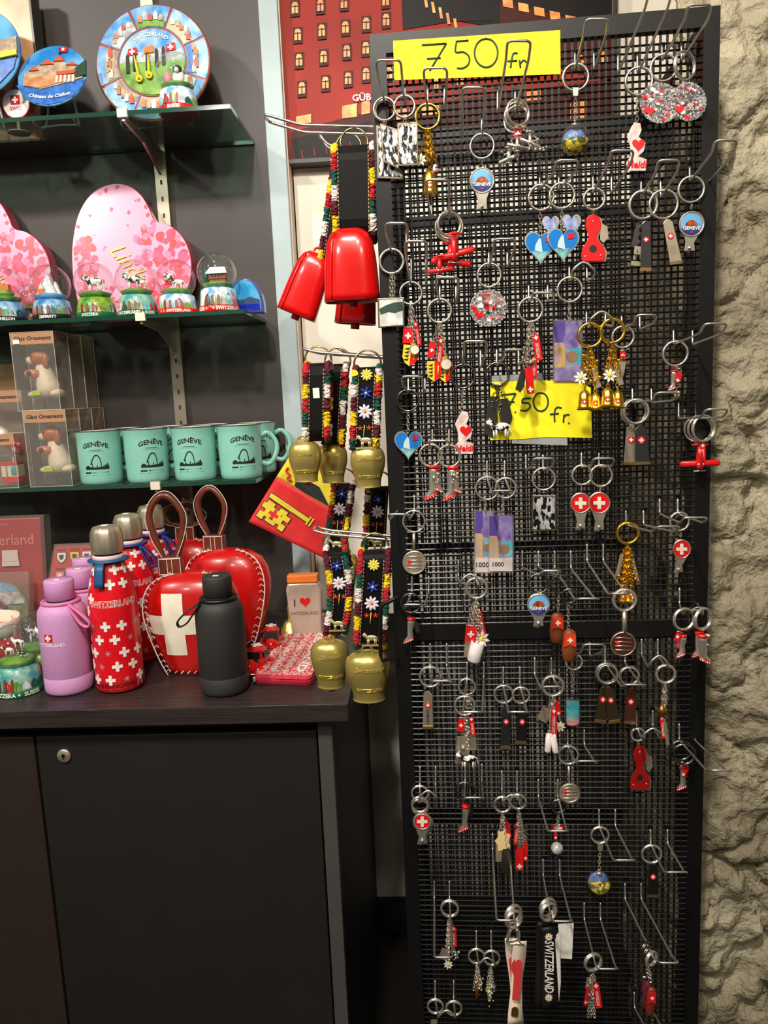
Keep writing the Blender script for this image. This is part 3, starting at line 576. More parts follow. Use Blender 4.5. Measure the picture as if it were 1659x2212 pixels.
def charms(t,items,y0=None):
    cx0,cy0=t.cr[0],t.cr[1]+t.cr[2]
    for it in items:
        k,x,y,w,h=it[:5];rot=it[5] if len(it)>5 else 0;dz=it[6] if len(it)>6 else R.uniform(-.003,.003);a=math.radians(rot)
        q=lambda u,v:(x+u*math.cos(a)-v*math.sin(a),y+u*math.sin(a)+v*math.cos(a));box=lambda s_=1:[q(-w/2*s_,-h/2*s_),q(w/2*s_,-h/2*s_),q(w/2*s_,h/2*s_),q(-w/2*s_,h/2*s_)]
        tx,ty=q(0,-h/2)
        if ty-cy0>10: chain(t,cx0+(tx-cx0)*.15,cy0,tx,ty,dz=dz)
        if k=='flag': o=t.part('flag_charm',t.poly(box(),dz,.0015,REDM));t.part('cross_emblem',t.poly([q(u,v) for u,v in cross_pts(0,0,w*.3)],dz+.0015,.0006,WH),o);t.part('pole',t.line([q(-w/2,-h/2-2),q(w/2+2,-h/2-3)],dz+.001,.0006,t.m),o)
        elif k=='tag': o=t.part('red_tag',bar(t,*q(0,-h/2),*q(0,h/2),w,dz,.002,REDM));t.part('cross_emblem',t.poly([q(u,v-h*.36) for u,v in cross_pts(0,0,w*.32)],dz+.002,.0005,WH),o);mb=MB();t.word('SWITZERLAND',*q(0,h*.12),w*.5,dz+.0024,WH,mb,rot=90-rot,sx=.62*h/(w*5));t.part('white_lettering',mb,o)
        elif k=='knife': o=t.part('red_knife_charm',bar(t,*q(0,-h/2),*q(0,h/2),w,dz,.0028,REDM));t.part('cross_emblem',t.poly([q(u,v+h*.34) for u,v in cross_pts(0,0,w*.34)],dz+.0028,.0005,WH),o)
        elif k=='shield': mb=t.poly([q(-w/2,-h/2),q(0,-h/2),q(0,h/2),q(-w*.3,h*.36),q(-w/2,h*.1)],dz,.0016,YEL);t.poly([q(0,-h/2),q(w/2,-h/2),q(w/2,h*.1),q(w*.3,h*.36),q(0,h/2)],dz,.0016,REDM,mb);o=t.part('shield_charm',mb);mb=MB();[t.poly([q(-w*.42,-h*.3+i*h*.17),q(-w*.1,-h*.38+i*h*.17),q(-w*.16,-h*.24+i*h*.17)],dz+.0016,.0004,BKI,mb) for i in range(4)];t.line([q(w*.25,-h*.3),q(w*.25,h*.2)],dz+.002,.0008,YEL,mb);t.part('arms_emblem',mb,o)
        elif k=='watch': o=t.part('watch_charm',t.disc(x,y,w/2,dz,.0025,IV));t.part('strap',bar(t,x-3,y-h*.7,x,y+h*.6,w*.55,dz-.001,.001,mat('gold_yellow',(220,190,60),.35,.5)),o);t.part('watch_rim',MB().ring(t.l(x,y,dz+.0025),w*.48*t.sc,.0006,t.m,n=18,k=4),o)
        elif k=='edel': mb=MB();edel(mb,t,x,y,w/2,dz);t.part('edelweiss_charm',mb)
        elif k=='cup': mb=MB();mb.T=Matrix.Translation(t.l(x,y,dz+.004))@Matrix.Rotation(a,4,'Y');W=w*t.sc/2;H=h*t.sc/2;mb.lathe([(W*.85,-H),(W,-H*.8),(W,H),(W*.85,H*1.02),(W*.8,H*.7)],mat('milk_white',(225,215,215),.35),n=18);t.part('white_cup_charm',mb)
        elif k=='plate': t.part('metal_charm',t.poly(box(),dz,.0015,CHB),bev=.0004)
        elif k=='dark': t.part('dark_charm',t.poly([q(-w*.3,-h/2),q(w*.3,-h/2),q(w/2,h*.2),q(w*.2,h/2),q(-w/2,h*.4)],dz,.002,DK))
        elif k=='bell': mb=MB();c=t.l(x,y,dz+.003);W=w*t.sc/2;H=h*t.sc/2;mb.lathe([(W*1.05,-H),(W*.8,-H*.6),(W*.75,0),(W*.65,H*.6),(W*.2,H)],t.m,c,16);o=t.part('bell_charm',mb);swiss(t,x,y+h*.1,w*.16,dz+.003+W*.8,o,disc=True)
        elif k=='cone': mb=MB();c=t.l(x,y,dz);mb.lathe([(w*.5*t.sc,-h*.5*t.sc),(w*.3*t.sc,0),(.0006,h*.5*t.sc)],mat('bronze',(150,100,45),.35,.8),c,12);t.part('cone_charm',mb)
        elif k=='cow': mb=MB();c=t.l(x,y,dz+.003);cow(mb,c,w*t.sc);t.part('cow_charm',mb)
        elif k=='face': mb=MB();c=t.l(x,y,dz+.004);mb.sph(c,w*.5*t.sc,COWM,1,.6,1.1,12,8);mb.sph(c+Vector((0,-w*.25*t.sc,-h*.3*t.sc)),w*.3*t.sc,PNK,1,.6,.7,8,6);t.part('cow_face_charm',mb)
        elif k=='star': n=14;t.part('cream_star_charm',t.poly([(x+(w/2 if i%2 else w*.33)*math.cos(i*math.pi*2/n),y+(h/2 if i%2 else h*.36)*math.sin(i*math.pi*2/n)) for i in range(n)],dz,.0016,mat('cream_enamel',(236,205,150),.4)))
        elif k=='boot': boot(t,x,y,h,1 if rot>=0 else -1)
        elif k=='beads': 
            mb=MB();[mb.sph(t.l(x+R.uniform(-w,w)/2,y+R.uniform(-h,h)/2,dz+R.uniform(-.003,.005)),R.uniform(.0012,.0024),t.m,n=7,k=5) for i in range(14)];t.part('bead_cluster',mb)
        elif k=='links':
            for s_ in (-1,0,1): chain(t,x+s_*2,y-h/2,x+s_*w/2,y+h/2,dz=dz+.002*s_)
def kplane(t,cx,cy,w,m=REDM,rot=0,body=CH):
    s=t.sc;c=t.l(cx,cy,.006);mb=MB();mb.T=Matrix.Translation(c)@Matrix.Rotation(math.radians(rot),4,'Y');W=w*s/2
    mb.tube([(-W,0,0),(-W*.9,0,0),(W*.9,0,0),(W,0,0)],W*.16,m,10,flat=.6,rf=lambda i:[.5,1,1,.5][i],up=(0,0,1));o=t.part('wings',mb)
    mb=MB();mb.T=Matrix.Translation(c);mb.tube([(0,0,-W*.3),(0,0,-W*.1),(0,0,W*.5),(0,.002,W*1.05)],W*.22,m,10,rf=lambda i:[.5,1,.8,.3][i]);t.part('fuselage',mb)
    mb=MB();mb.T=Matrix.Translation(c);mb.tube([(-W*.42,0,W*.95),(0,0,W),(W*.42,0,W*.95)],W*.11,m,8,rf=lambda i:[.3,1,.3][i]);t.part('tailplane',mb)
    mb=MB();mb.T=Matrix.Translation(c);mb.tube([(-W*.3,0,-W*.38),(W*.3,0,-W*.38)],.0007,CH,5);mb.sph((-W*.1,-.004,-W*.02),.0012,WH,n=6,k=4);mb.sph((W*.12,-.004,-W*.02),.0012,WH,n=6,k=4);t.part('propeller',mb)
def pocketknife(t,cx,y0,y1,w,m=REDM):
    H=y1-y0;P=lambda u,v:(cx+w*u,y0+H*v);pts=bez([P(0,0),P(.28,.08),P(.34,.28),P(.16,.5),P(.5,.74),P(.5,.93),P(.38,1),P(-.38,1),P(-.5,.93),P(-.46,.74),P(-.2,.5),P(-.32,.28),P(-.26,.08),P(0,0)],4)[:-1]
    pts=[(p[0],p[1]) for p in pts];o=t.part('red_scale',t.poly(pts,.0015,.003,m),bev=.0005)
    t.part('steel_core',t.poly([(x+w*.06,y+2) for x,y in pts],-.001,.0024,CHB));t.part('blade',t.poly([P(.3,.2),P(.62,.26),P(.66,.5),P(.45,.62),P(.3,.55)],0,.001,CHB))
    mb=MB();[mb.sph(t.l(*P(u,v),.0046),.0013,CH,sy=.5,n=8,k=5) for u,v in ((0,.16),(-.33,.9),(.34,.88))];t.part('rivets',mb,o);t.part('round_hole',t.disc(*P(0,.74),w*.16,.0045,.0003,BKI),o)
def heidi(t,cx,y0,y1,w):
    H=y1-y0;P=lambda u,v:(cx+w*u,y0+H*v)
    o=t.part('acrylic_plate',t.poly([P(-.1,0),P(.2,.02),P(.26,.16),P(.12,.3),P(.46,.42),P(.36,.6),P(.1,.7),P(.5,.76),P(.46,1),P(-.44,1),P(-.5,.84),P(-.28,.7),P(-.32,.48),P(-.46,.3),P(-.28,.12)],0,.0018,mat('pink_acrylic',(232,190,186),.25,noise=.3,scale=120,coat=.4)),bev=.0004)
    t.part('red_heart',t.poly(heart(*P(.1,.48),w*.62,H*.26),.0018,.0006,REDM),o)
    mb=MB();t.word('Heidi',*P(0,.87),H*.15,.0026,REDM,mb,bold=.03,sx=.95,shear=.2);t.part('red_lettering',mb,o)
# ---- the keyrings, top to bottom
t=key(1,'L',822,243,22,'keyring with large framed black and white relief tag, backmost at top left corner');chain(t,818,262,815,278);plaque(t,[(803,274),(862,290),(862,392),(805,390)],-.003)
t=key(1,'L',835,248,24,'keyring with slanted framed relief tag, middle of the three at top left');chain(t,838,270,836,280);plaque(t,[(825,278),(866,292),(868,378),(832,362)],.001)
t=key(1,'R',877,259,23,'keyring with rightmost framed relief tag of the top left three');chain(t,877,280,878,292);plaque(t,[(862,295),(906,292),(907,386),(863,388)],0)
t=key(2,'L',925,260,27,'gold keyring with bronze cone, cow face and cross bell',GO,th=.0018);charms(t,[('cone',933,338,18,46,0,-.002),('links',926,330,12,60),('face',945,370,16,18,0,.002),('beads',915,350,20,40),('bell',930,402,38,52,0,0),('edel',909,352,30,30,0,.003)])
t=key(3,'R',1041,325,26,'keyring with round picture nail clipper hanging below the long yellow sign');clipper(t,1041,399,23,461,'geneva')
for i,(x,y) in enumerate(((1110,256),(1122,262),(1124,250))):
    t=key(4,'R',x,y,27,['backmost silver ring of helicopter charms below the fr lettering','middle silver ring with red flag bead and helicopter charm','front silver ring with small silver helicopter charm'][i],tilt=(-25,10,25)[i])
    charms(t,[('beads',1095+i*35,335-i*8,46,26)]);kplane(t,1095+i*28,340-i*12,44,CH,rot=(-20,15,25)[i])
    if i==1: charms(t,[('flag',1124,300,16,22,5,.004)])
t=key(5,'L',1241,175,27,'keyring with round glass flower ball near the top of the rack');t.part('clasp',t.poly([(1235,197),(1247,197),(1246,215),(1236,215)],-.001,.003,CHB));chain(t,1241,215,1240,278);ball(t,1240,311,29)
t=key(6,'R',1376,186,28,'keyring with pink acrylic tag at the top, partly behind a hook');chain(t,1374,216,1372,272);heidi(t,1371,275,380,44)
t=key(7,'L',1432,160,27,'keyring with left glittering round charm in top right corner');glitter(t,1425,236,44,.002)
t=key(7,'R',1478,152,28,'keyring with right glittering round charm in top right corner',tilt=30);glitter(t,1486,230,42,-.004,.92)
t=key(8,'L',1490,415,27,'keyring with picture nail clipper beside the right frame of the rack');clipper(t,1491,490,23,548,'geneva',dx=-4)
t=key(9,'L',1374,456,28,'dark steel shackle keyring, leftmost of the clip cluster',DK);charms(t,[('dark',1366,520,26,60,8,0),('plate',1368,552,22,18,5,.002),('plate',1362,580,24,10,5,.002)])
t=key(9,'L',1391,452,30,'grey steel clip keyring with red cross, middle of the cluster',th=.0018);opener(t,1398,486,1397,594,24,mat('gunmetal',(104,106,108),.25,.9))
t=key(9,'R',1408,456,30,'steel opener keyring tilted right with red cross in the cluster');opener(t,1416,488,1436,584,26,CHB)
t=key(10,'L',1283,440,23,'keyring with bright red pocket tool showing its blade');link(t,1282,467,4);pocketknife(t,1281,472,574,50)
t=key(11,'L',1166,438,27,'keyring with left blue lake heart and cloud heart');chain(t,1164,466,1164,520);lakeheart(t,1187,500,38,44,True,-.003);lakeheart(t,1165,548,70,74)
t=key(11,'R',1209,435,27,'keyring with right blue lake heart overlapped by the left one');chain(t,1209,463,1208,515);lakeheart(t,1230,500,42,50,True,-.003);lakeheart(t,1212,542,70,76,dz=-.002)
t=key(12,'R',964,490,27,'front ring of the stack of little red planes',th=.0018);kplane(t,968,568,82,REDM,rot=8)
t=key(12,'R',974,497,30,'middle ring of the stack of little red planes');kplane(t,986,556,84,REDM,rot=-12)
t=key(12,'R',970,484,27,'rear ring of the stack of little red planes',tilt=20);kplane(t,950,584,56,REDM,rot=-4)
t=key(13,'L',848,573,27,'keyring with square framed sheep picture on the left edge',th=.0016);chain(t,846,600,846,654);chain(t,852,600,852,654)
plaque(t,[(817,653),(875,651),(876,713),(819,717)],0,mat('sheep_print',(206,206,192),.4,noise=.4,scale=60));mb=MB();t.poly([(821,676),(835,668),(852,662),(871,660),(872,678),(855,684),(840,682),(824,688)],.0036,.0003,mat('sheep_green',(30,66,56),.5),mb);t.part('dark_green_hill',mb)
t=key(14,'L',888,643,25,'keyring with flag, watch and shield charms hanging furthest left');charms(t,[('flag',882,735,22,32,4,.002),('tag',902,730,10,56,-10,-.002),('shield',887,778,34,46,6,0),('watch',896,765,20,22,0,.004)])
t=key(15,'L',949,683,27,'keyring with flag, shield and ivory watch charms on a double ring',th=.0018);charms(t,[('flag',932,768,14,34,8,.002),('tag',950,770,12,62,4,-.002),('shield',938,814,32,44,0,0),('shield',962,816,30,44,0,-.001),('watch',963,798,23,26,0,.004)])
t=key(16,'L',1057,602,26,'keyring with single round glitter charm in the middle of the rack');link(t,1057,630,4);glitter(t,1055,673,40)
t=key(17,'L',1004,818,27,'dark ring with slim pink acrylic tag and heart left of the lower sign',DK);chain(t,1003,846,1002,893,CH);heidi(t,1006,894,986,42)
t=key(18,'L',1076,812,26,'keyring with standing cow charm over the lower yellow sign',DK);charms(t,[('dark',1064,905,30,90,4,-.003),('dark',1094,895,28,60,-6,-.002),('beads',1076,878,24,20),('cow',1083,926,40,30,0,.003)])
t=key(19,'L',1148,676,27,'keyring with upright red tag and red knife charm above the lower sign');charms(t,[('tag',1163,757,15,58,-9,.002),('beads',1143,770,26,40),('dark',1128,830,18,50,12,-.003),('tag',1156,800,12,46,0,-.002),('knife',1146,828,17,60,-5,.003)])
t=key(20,'L',1232,635,27,'keyring with pale purple banknote tag above the lower yellow sign');chain(t,1231,662,1230,704);note(t,1199,703,1257,832,0,False)
for i,(x,s_) in enumerate(((1277,'L'),(1322,'R'))):
    t=key(21,s_,x,728-i*4,27,['left golden keyring with bell, chains and flower charms','right golden keyring with white edelweiss and bell charm'][i],GO,th=.0018)
    charms(t,[('links',x,790,34,60),('beads',x+4,800,40,60),('bell',x-12+i*2,868,34,42,0,0),('bell',x+12,872,30,38,0,-.003),('edel',x-20 if i==0 else x-6,820,32,32,0,.005 if i else .002),('plate',x+14,820,12,44,-14,-.003)])
t=key(22,'L',1350,742,24,'thin silver ring with tiny red flag bead beside the golden bunches');charms(t,[('flag',1350,782,13,17,0,.002)]);t.m=GO;charms(t,[('plate',1344,808,22,34,10,-.001)])
t=key(23,'L',1456,767,27,'keyring with small silver shoe and red bead near the right edge');charms(t,[('boot',1450,825,20,44,0),('knife',1464,818,12,22,20,.002),('beads',1459,855,10,12)])
for i,(x,m_) in enumerate(((1362,CHB),(1372,mat('gunmetal')))):
    t=key(24,'L',x,900-i*2,28,['keyring with left bronze toned opener of the right hand pair','keyring with right grey opener of the pair, red cross on top'][i],th=.0018);opener(t,x-4+i*14,928,1354+i*32,1014-i*2,28+i*4,m_)
for i in range(3):
    t=key(25,'R',1508+i*6,927-i*3,29,['left ring of the red propeller plane cluster at the right edge','middle ring of the red propeller plane cluster at the right edge','right ring holding the red propeller plane at the right edge'][i],tilt=-20+20*i)
    if i==1: kplane(t,1511,999,82)
    else: charms(t,[('tag' if i else 'dark',1508+i*5,972,12,40,0,-.002)])
t=key(26,'L',883,870,25,'dark ring with single blue lake heart on the left of the rack',DK);chain(t,883,895,883,940,CH);lakeheart(t,884,968,62,64)
for i,(x,c) in enumerate(((932,935),(973,976))):
    t=key(27,'LR'[i],x,985,26,['keyring with left silver boot and red trim charm','keyring with right curved boot charm and red loop'][i]);boot(t,c,1044,76,1-2*(i==9));charms(t,[('beads',c+8,1035,14,30),('boot',c+14,1040,16,50,-1)])
t=key(28,'L',1056,1050,27,'keyring with rear purple banknote tag behind the other');chain(t,1052,1075,1052,1100);note(t,1030,1100,1070,1232,-.004)
t=key(28,'R',1090,1052,24,'keyring with front banknote tag showing number 1000');chain(t,1086,1077,1080,1108);note(t,1055,1113,1105,1232,.002)
t=key(29,'R',896,1126,26,'keyring with round coin pendant on swivel at the left edge');t.part('swivel',t.line([(896,1152),(896,1188)],0,.0022,CHB));coin(t,897,1215,26)
t=key(30,'L',889,1303,24,'keyring with small red shoe charm at the left',DK);t.m=CH;charms(t,[('boot',886,1362,18,56,0),('dark',900,1352,10,34,-20,-.002)])
t=key(31,'R',1030,1270,26,'thick ring bunch with white cup, edelweiss and cross flag',th=.002);charms(t,[('tag',1039,1345,14,60,-12,-.001),('flag',1018,1370,24,34,6,.003),('plate',1013,1400,18,40,4,-.003),('edel',1040,1380,40,40,0,.003),('cup',1028,1408,30,46,14,.005),('links',1026,1330,36,60)])
t=key(32,'R',1174,1034,26,'keyring with single upright black and white relief tag');link(t,1174,1062,4);plaque(t,[(1148,1069),(1201,1069),(1202,1146),(1148,1147)],0)
t=key(33,'L',1257,1030,23,'keyring with left white cross nail clipper of the pair');clipper(t,1254,1091,20,1146,'cross')
t=key(33,'R',1299,1030,25,'keyring with right white cross nail clipper of the pair');clipper(t,1295,1089,21,1147,'cross')
t=key(34,'L',1355,1155,26,'golden keyring with long chain tassel in the lower right half',GO,th=.0022);charms(t,[('links',1354,1225,46,80),('links',1352,1230,20,90),('plate',1337,1225,8,50,14,.001),('plate',1372,1235,6,50,-14,.001),('bell',1345,1290,28,30,0,-.002),('bell',1366,1292,26,28,0,.001),('beads',1353,1260,44,50)])
t=key(35,'R',1467,1130,22,'thin ring with single cross nail clipper near the right edge');clipper(t,1472,1190,19,1240,'cross',sx=.9,dx=-6)
t=key(36,'L',1163,1260,24,'keyring with orange dome picture nail clipper under the crossbar hooks',DK);t.m=CH;clipper(t,1163,1306,22,1352,'geneva')
t=key(37,'L',1208,1262,22,'keyring with upper red capsule showing a white cross',DK);t.m=CH;chain(t,1205,1283,1203,1322);capsule(t,1201,1357,31,68,mat('capsule_red',(226,60,30),.3,coat=.5),BRN,rot=4)
t=key(37,'L',1224,1290,18,'keyring with lower red capsule in front of the other',DK);t.m=CH;chain(t,1222,1305,1222,1362);capsule(t,1224,1397,32,72,mat('capsule_red'),BRN,rot=2)
t=key(38,'R',1340,1302,27,'keyring with round reddish coin medal on a thick swivel',th=.0019);t.part('swivel',t.line([(1340,1326),(1340,1372)],0,.003,CHB));coin(t,1337,1397,28,mat('copper',(150,90,75),.3,.9))
for i,(x,y) in enumerate(((1478,1338),(1488,1340),(1512,1334),(1524,1338))):
    t=key(39,'LLRR'[i],x,y,26,['leftmost dark ring of the red boot cluster at the right edge','second ring of the boot cluster with flag bead','third ring of the boot cluster with red and white boot','rightmost ring of the boot cluster with tilted boot'][i],DK if i%2==0 else CH,tilt=(-20,15,-10,30)[i]);t.m=CH
    charms(t,[[('tag',1468,1385,12,34,14,-.002)],[('boot',1482,1398,22,50,0),('flag',1474,1378,12,18,20,.003)],[('boot',1508,1392,22,56,0)],[('boot',1526,1402,26,64,-1),('beads',1530,1385,14,30)]][i])
t=key(40,'L',937,1455,26,'keyring with lone brushed opener and black lettering at the left',th=.0016);opener(t,932,1486,932,1567,23);mb=MB();t.word('GENEVE',932,1542,7,.0026,BKI,mb,rot=90);t.part('black_lettering',mb)
t=key(41,'L',1010,1484,21,'upper ring of the double ring bunch left of centre');charms(t,[('links',1014,1515,10,30)])
t=key(41,'L',1005,1525,25,'lower ring of the double ring bunch with cow and flags');charms(t,[('flag',997,1568,14,28,6,.001),('tag',1021,1570,10,42,-8,-.001),('plate',1000,1622,28,60,4,-.003),('plate',1017,1604,26,36,-4,-.002),('beads',1008,1595,20,50),('cow',1013,1640,38,30,0,.004)])
t=key(42,'L',1083,1500,23,'keyring with dark upright opener and red cross, left of its pair');opener(t,1089,1524,1087,1618,23,mat('gunmetal'))
t=key(42,'R',1124,1499,21,'keyring with shiny turned opener, right of its pair');opener(t,1128,1528,1124,1604,24,DK)
t=key(43,'R',1194,1482,26,'keyring with white bottle charms, red tag and dog charm',th=.0019);charms(t,[('plate',1176,1545,24,30,30,-.002),('tag',1196,1558,13,58,0,.003),('cup',1184,1606,15,42,6,.003),('cup',1197,1608,14,42,-8,.004),('edel',1209,1570,26,30,0,-.001),('knife',1204,1530,10,34,-10,-.002)])
t=key(44,'L',1240,1430,20,'keyring with clear barrel capsule and teal picture');chain(t,1239,1450,1238,1500);capsule(t,1237,1537,38,66,None,None,1)
for i,(x0_,y0_,x1_,sd,cx_k) in enumerate(((1303,1484,1292,'L',1306),(1314,1484,1327,'L',1312),(1357,1484,1353,'R',1352))):
    t=key(45,sd,cx_k,1457,25-2*i//2,['keyring with left brass toned opener of three','keyring with middle brass toned opener of three','keyring with right reddish opener of three'][i],th=.0016);opener(t,x0_,y0_,x1_,1564-i*2,25,mat('bronze_steel',(168,148,112),.3,1) if i<2 else mat('copper'))
t=key(46,'R',1438,1456,23,'keyring with long thin chain, horn and red strip charms',th=.0016);charms(t,[('links',1436,1500,8,40),('cone',1430,1530,24,22,0,.002),('tag',1432,1570,10,50,-6,0),('plate',1439,1585,8,50,-8,.002)])
t=key(47,'L',1378,1587,17,'thin ring with dark red pocket tool on the lower right');link(t,1379,1606,4);pocketknife(t,1382,1610,1705,42,mat('dark_red',(150,18,16),.3,coat=.4))
t=key(48,'L',1467,1622,25,'dark double ring with silver boot charm low at the right edge',DK);t.m=CH;charms(t,[('boot',1470,1682,24,54,0),('knife',1476,1668,10,22,30,.003),('beads',1466,1655,14,12)])
t=key(48,'L',1473,1626,26,'thin empty ring beside the silver boot charm ring',DK)
for i,(y,l) in enumerate(((1713,'topmost ring of the overlapping rings at the lower left'),(1738,'middle ring of the overlapping rings with red cross medal behind'),(1762,'lowest ring of the overlapping rings with tilted cross medal'))):
    t=key(49,'L',907-i*1,y,21,l);
    if i: clipper(t,911+(i-1)*2,1775+(i-1)*22,18,1822+(i-1)*18,'cross')
t=key(50,'L',1005,1705,23,'dark ring with red boot charm above the lower left hooks',DK);t.m=CH;charms(t,[('boot',1003,1765,22,60,0),('dark',1014,1745,14,36,-12,-.002)])
t=key(51,'L',1085,1738,21,'keyring with cream star shaped charm and dark lower part');charms(t,[('star',1086,1817,36,56,0,.001),('plate',1077,1842,14,40,0,0),('dark',1094,1862,28,56,0,.002),('knife',1095,1792,12,40,-12,-.002)])
t=key(51,'R',1118,1732,20,'keyring with red knife charm and chains next to the cream star');charms(t,[('tag',1115,1800,10,50,6,-.001),('links',1122,1800,14,60),('knife',1121,1855,17,50,0,.003),('knife',1134,1840,10,42,0,-.002)])
t=key(52,'L',1227,1629,24,'keyring with small round coin pendant turned slightly sideways');t.part('swivel',t.line([(1228,1653),(1229,1690)],0,.0016,CHB));coin(t,1230,1712,23)
t=key(53,'R',1205,1742,18,'thin ring with small ball charm behind the hook bar',DK);t.m=CH;charms(t,[('flag',1204,1790,26,12,0,-.002),('knife',1198,1806,8,14,0,.001)]);t.part('snow_ball_charm',MB().sph(t.l(1201,1833,.002),14*t.sc,mat('snowy_glass',(170,165,165),.12,.3,noise=.6,scale=200,c2=(235,230,225)),n=14,k=10))
t=key(54,'L',1296,1800,22,'keyring with glass flower ball on the lower half of the rack');t.part('clasp',t.poly([(1290,1818),(1303,1818),(1301,1834),(1292,1834)],-.001,.003,CHB));chain(t,1296,1834,1294,1874);ball(t,1294,1903,27)
t=key(55,'L',1408,1845,24,'keyring with dark opener and glowing red dot low on the right');opener(t,1412,1868,1410,1938,24,DK)
t=key(57,'R',975,1957,23,'keyring with red tag and mixed charms at the lower left',th=.0018);charms(t,[('tag',984,2018,12,46,-4,.001),('links',974,2010,12,60),('plate',964,2056,20,24,20,0),('beads',985,2060,24,20),('edel',972,2078,22,22,0,.001)])
t=key(59,'L',1030,2062,21,'left dim ring with thin chain bunch beside the white lanyard');charms(t,[('links',1032,2110,16,50),('cone',1031,2135,12,44,0,0),('beads',1036,2130,16,40)])
t=key(59,'R',1063,2064,21,'right dim ring with yellowish chain bunch beside the white lanyard');charms(t,[('links',1060,2110,16,50),('watch',1058,2140,12,30,0,0),('beads',1062,2145,14,50)])
t=key(60,'L',942,2172,21,'left ring at the bottom left corner of the rack');charms(t,[('plate',939,2215,14,30,0,0)])
t=key(60,'R',980,2170,21,'right ring at the bottom left corner of the rack');charms(t,[('beads',984,2215,16,30)])
t=key(61,'L',1285,2077,24,'keyring with pink red bar charm near the bottom',tilt=20,th=.0018);charms(t,[('plate',1277,2122,16,24,10,0),('tag',1294,2148,14,56,-8,.002),('links',1281,2150,14,90),('knife',1271,2150,8,40,10,0),('beads',1278,2140,20,50)])
for i in range(3):
    t=key(62,'L',1424+i*6,2036+i*3,19,['rear ring of the dark red capsule cluster','middle ring of the dark red capsule cluster','front ring of the dark red capsule cluster'][i],DK if i<2 else CH,tilt=35)
    t.m=CH;chain(t,1423+i*4,2058+i*3,1424+i*5,2086+i*3);capsule(t,1418+i*8,2122+i*6,22,72,[MAR,MAR,REDM][i],[DK,MAR,mat('capsule_brown',(120,40,30),.4)][i],rot=4)
# ---- lanyards
def lan(h,side,cx,cy,label,m,x0,y0,x1,y1,w,print_=None,carab=True):
    t=key(h,side,cx,cy,24,label,CH,'lanyard',tilt=30,th=.0018,grp='lanyards at the bottom of the rack');t.o['category']='lanyard'
    if carab: t.part('snap_hook',t.line(bez([(cx-6,cy+20),(cx-14,cy+50),(x0-8,y0+4),(x0+8,y0+4),(cx+12,cy+48),(cx+6,cy+20)],5),.001,.0016,CH,closed=False))
    a,b=t.l(x0,y0,.002),t.l(x1,y1,.002);n=14;mb=MB();wv=w*t.sc/2;V=[]
    for i in range(n+1):
        u=i/n;p=a.lerp(b,u);wd=wv*(1+.12*math.sin(u*9));yy=.004*math.sin(u*math.pi*1.5)
        V.append((p+Vector((-wd,yy-.001,0)),p+Vector((wd,yy+.001,0)),p+Vector((wd,yy+.0022,0)),p+Vector((-wd,yy,0))))
    vs=[v for q in V for v in q];fs=[(i*4+k,i*4+(k+1)%4,i*4+4+(k+1)%4,i*4+4+k) for i in range(n) for k in range(4)]+[(0,1,2,3),(n*4+3,n*4+2,n*4+1,n*4)]
    mb.add(vs,fs,m,True);o=t.part('strap',mb,bev=0);mb=MB();px=lambda u:(x0+(x1-x0)*u,y0+(y1-y0)*u)
    rot=-math.degrees(math.atan2(y1-y0,x1-x0))
    if print_=='red': bar(t,*px(.22),*px(.72),w*.55,.0075,.0003,mat('lanyard_red',(214,60,60),.6),mb);bar(t,*px(.8),*px(.92),w*.5,.0075,.0003,GO,mb);t.part('red_print',mb,o)
    elif print_: t.word('SWITZERLAND',*px(.5),w*.62,.009,WH,mb,rot=rot,bold=.02,sx=.62,shear=.2);edel(mb,t,*px(.12),w*.3,.007,m=IV,n=10);edel(mb,t,*px(.9),w*.3,.007,m=IV,n=10);t.part('white_lettering',mb,o)
    return t
lan(58,'R',1092,1978,'white lanyard with red print, left one with its end out of frame',CREAM,1084,2030,1102,2212,24,'red')
lan(58,'R',1108,1972,'white lanyard with red print, right one by the snap hooks',CREAM,1122,2020,1108,2196,30,'red')
lan(56,'L',1176,1962,'rear black lanyard hanging beside the lettered one',BK2,1164,1995,1158,2170,24,None,False)
t=lan(56,'L',1190,1958,'black lanyard with white country lettering and edelweiss flowers',BK2,1190,1992,1190,2160,32,'sw',False)
mb=MB();t.poly([(1210,1984),(1244,1982),(1240,2060),(1216,2058)],-.004,.0004,WH,mb);t.poly([(1203,2010),(1214,2000),(1216,2110),(1212,2152)],-.002,.0004,WH,mb);t.part('price_tag',mb,label='white paper price tag')
# ================================================= SHELF AND COUNTER GOODS
def obj_at(name,label,cat,px,Y,z,rz=0,group=None):
    t=Th(name,label,cat,(XatZ(px,Y,z),Y,z),rz,group,planeY(Y));t.s=Y/f*1.004;return t
def arcword(mb,st,c,rad,size,m,y,a_mid=90,cw=-1,bold=.02,k=.62):
    """letters set along an arc in the xz plane"""
    v,fc=txt(st,1,0,bold);out=[]
    for p in v:
        a=math.radians(a_mid)+cw*(p.x*size)/rad;r_=rad+(p.y*size)*(1 if cw<0 else -1);out.append((c[0]+r_*math.cos(a),y,c[2]+r_*math.sin(a)))
    mb.add(out,fc,m)
def wrap(mb,st,r,z,size,m,a0=0,sy=1,k=1.,bold=.02,sx=1,rfun=None):
    """letters wrapped round an upright round body, centred on angle a0 (0 = towards the viewer)"""
    v,fc=txt(st,1,0,bold);o=[]
    for p in v:
        rr=(rfun(z+p.y*size) if rfun else r)*1.004;a=a0+p.x*size*sx/rr;o.append((rr*math.sin(a),-rr*math.cos(a)*sy,z+p.y*size))
    mb.add(o,fc,m)
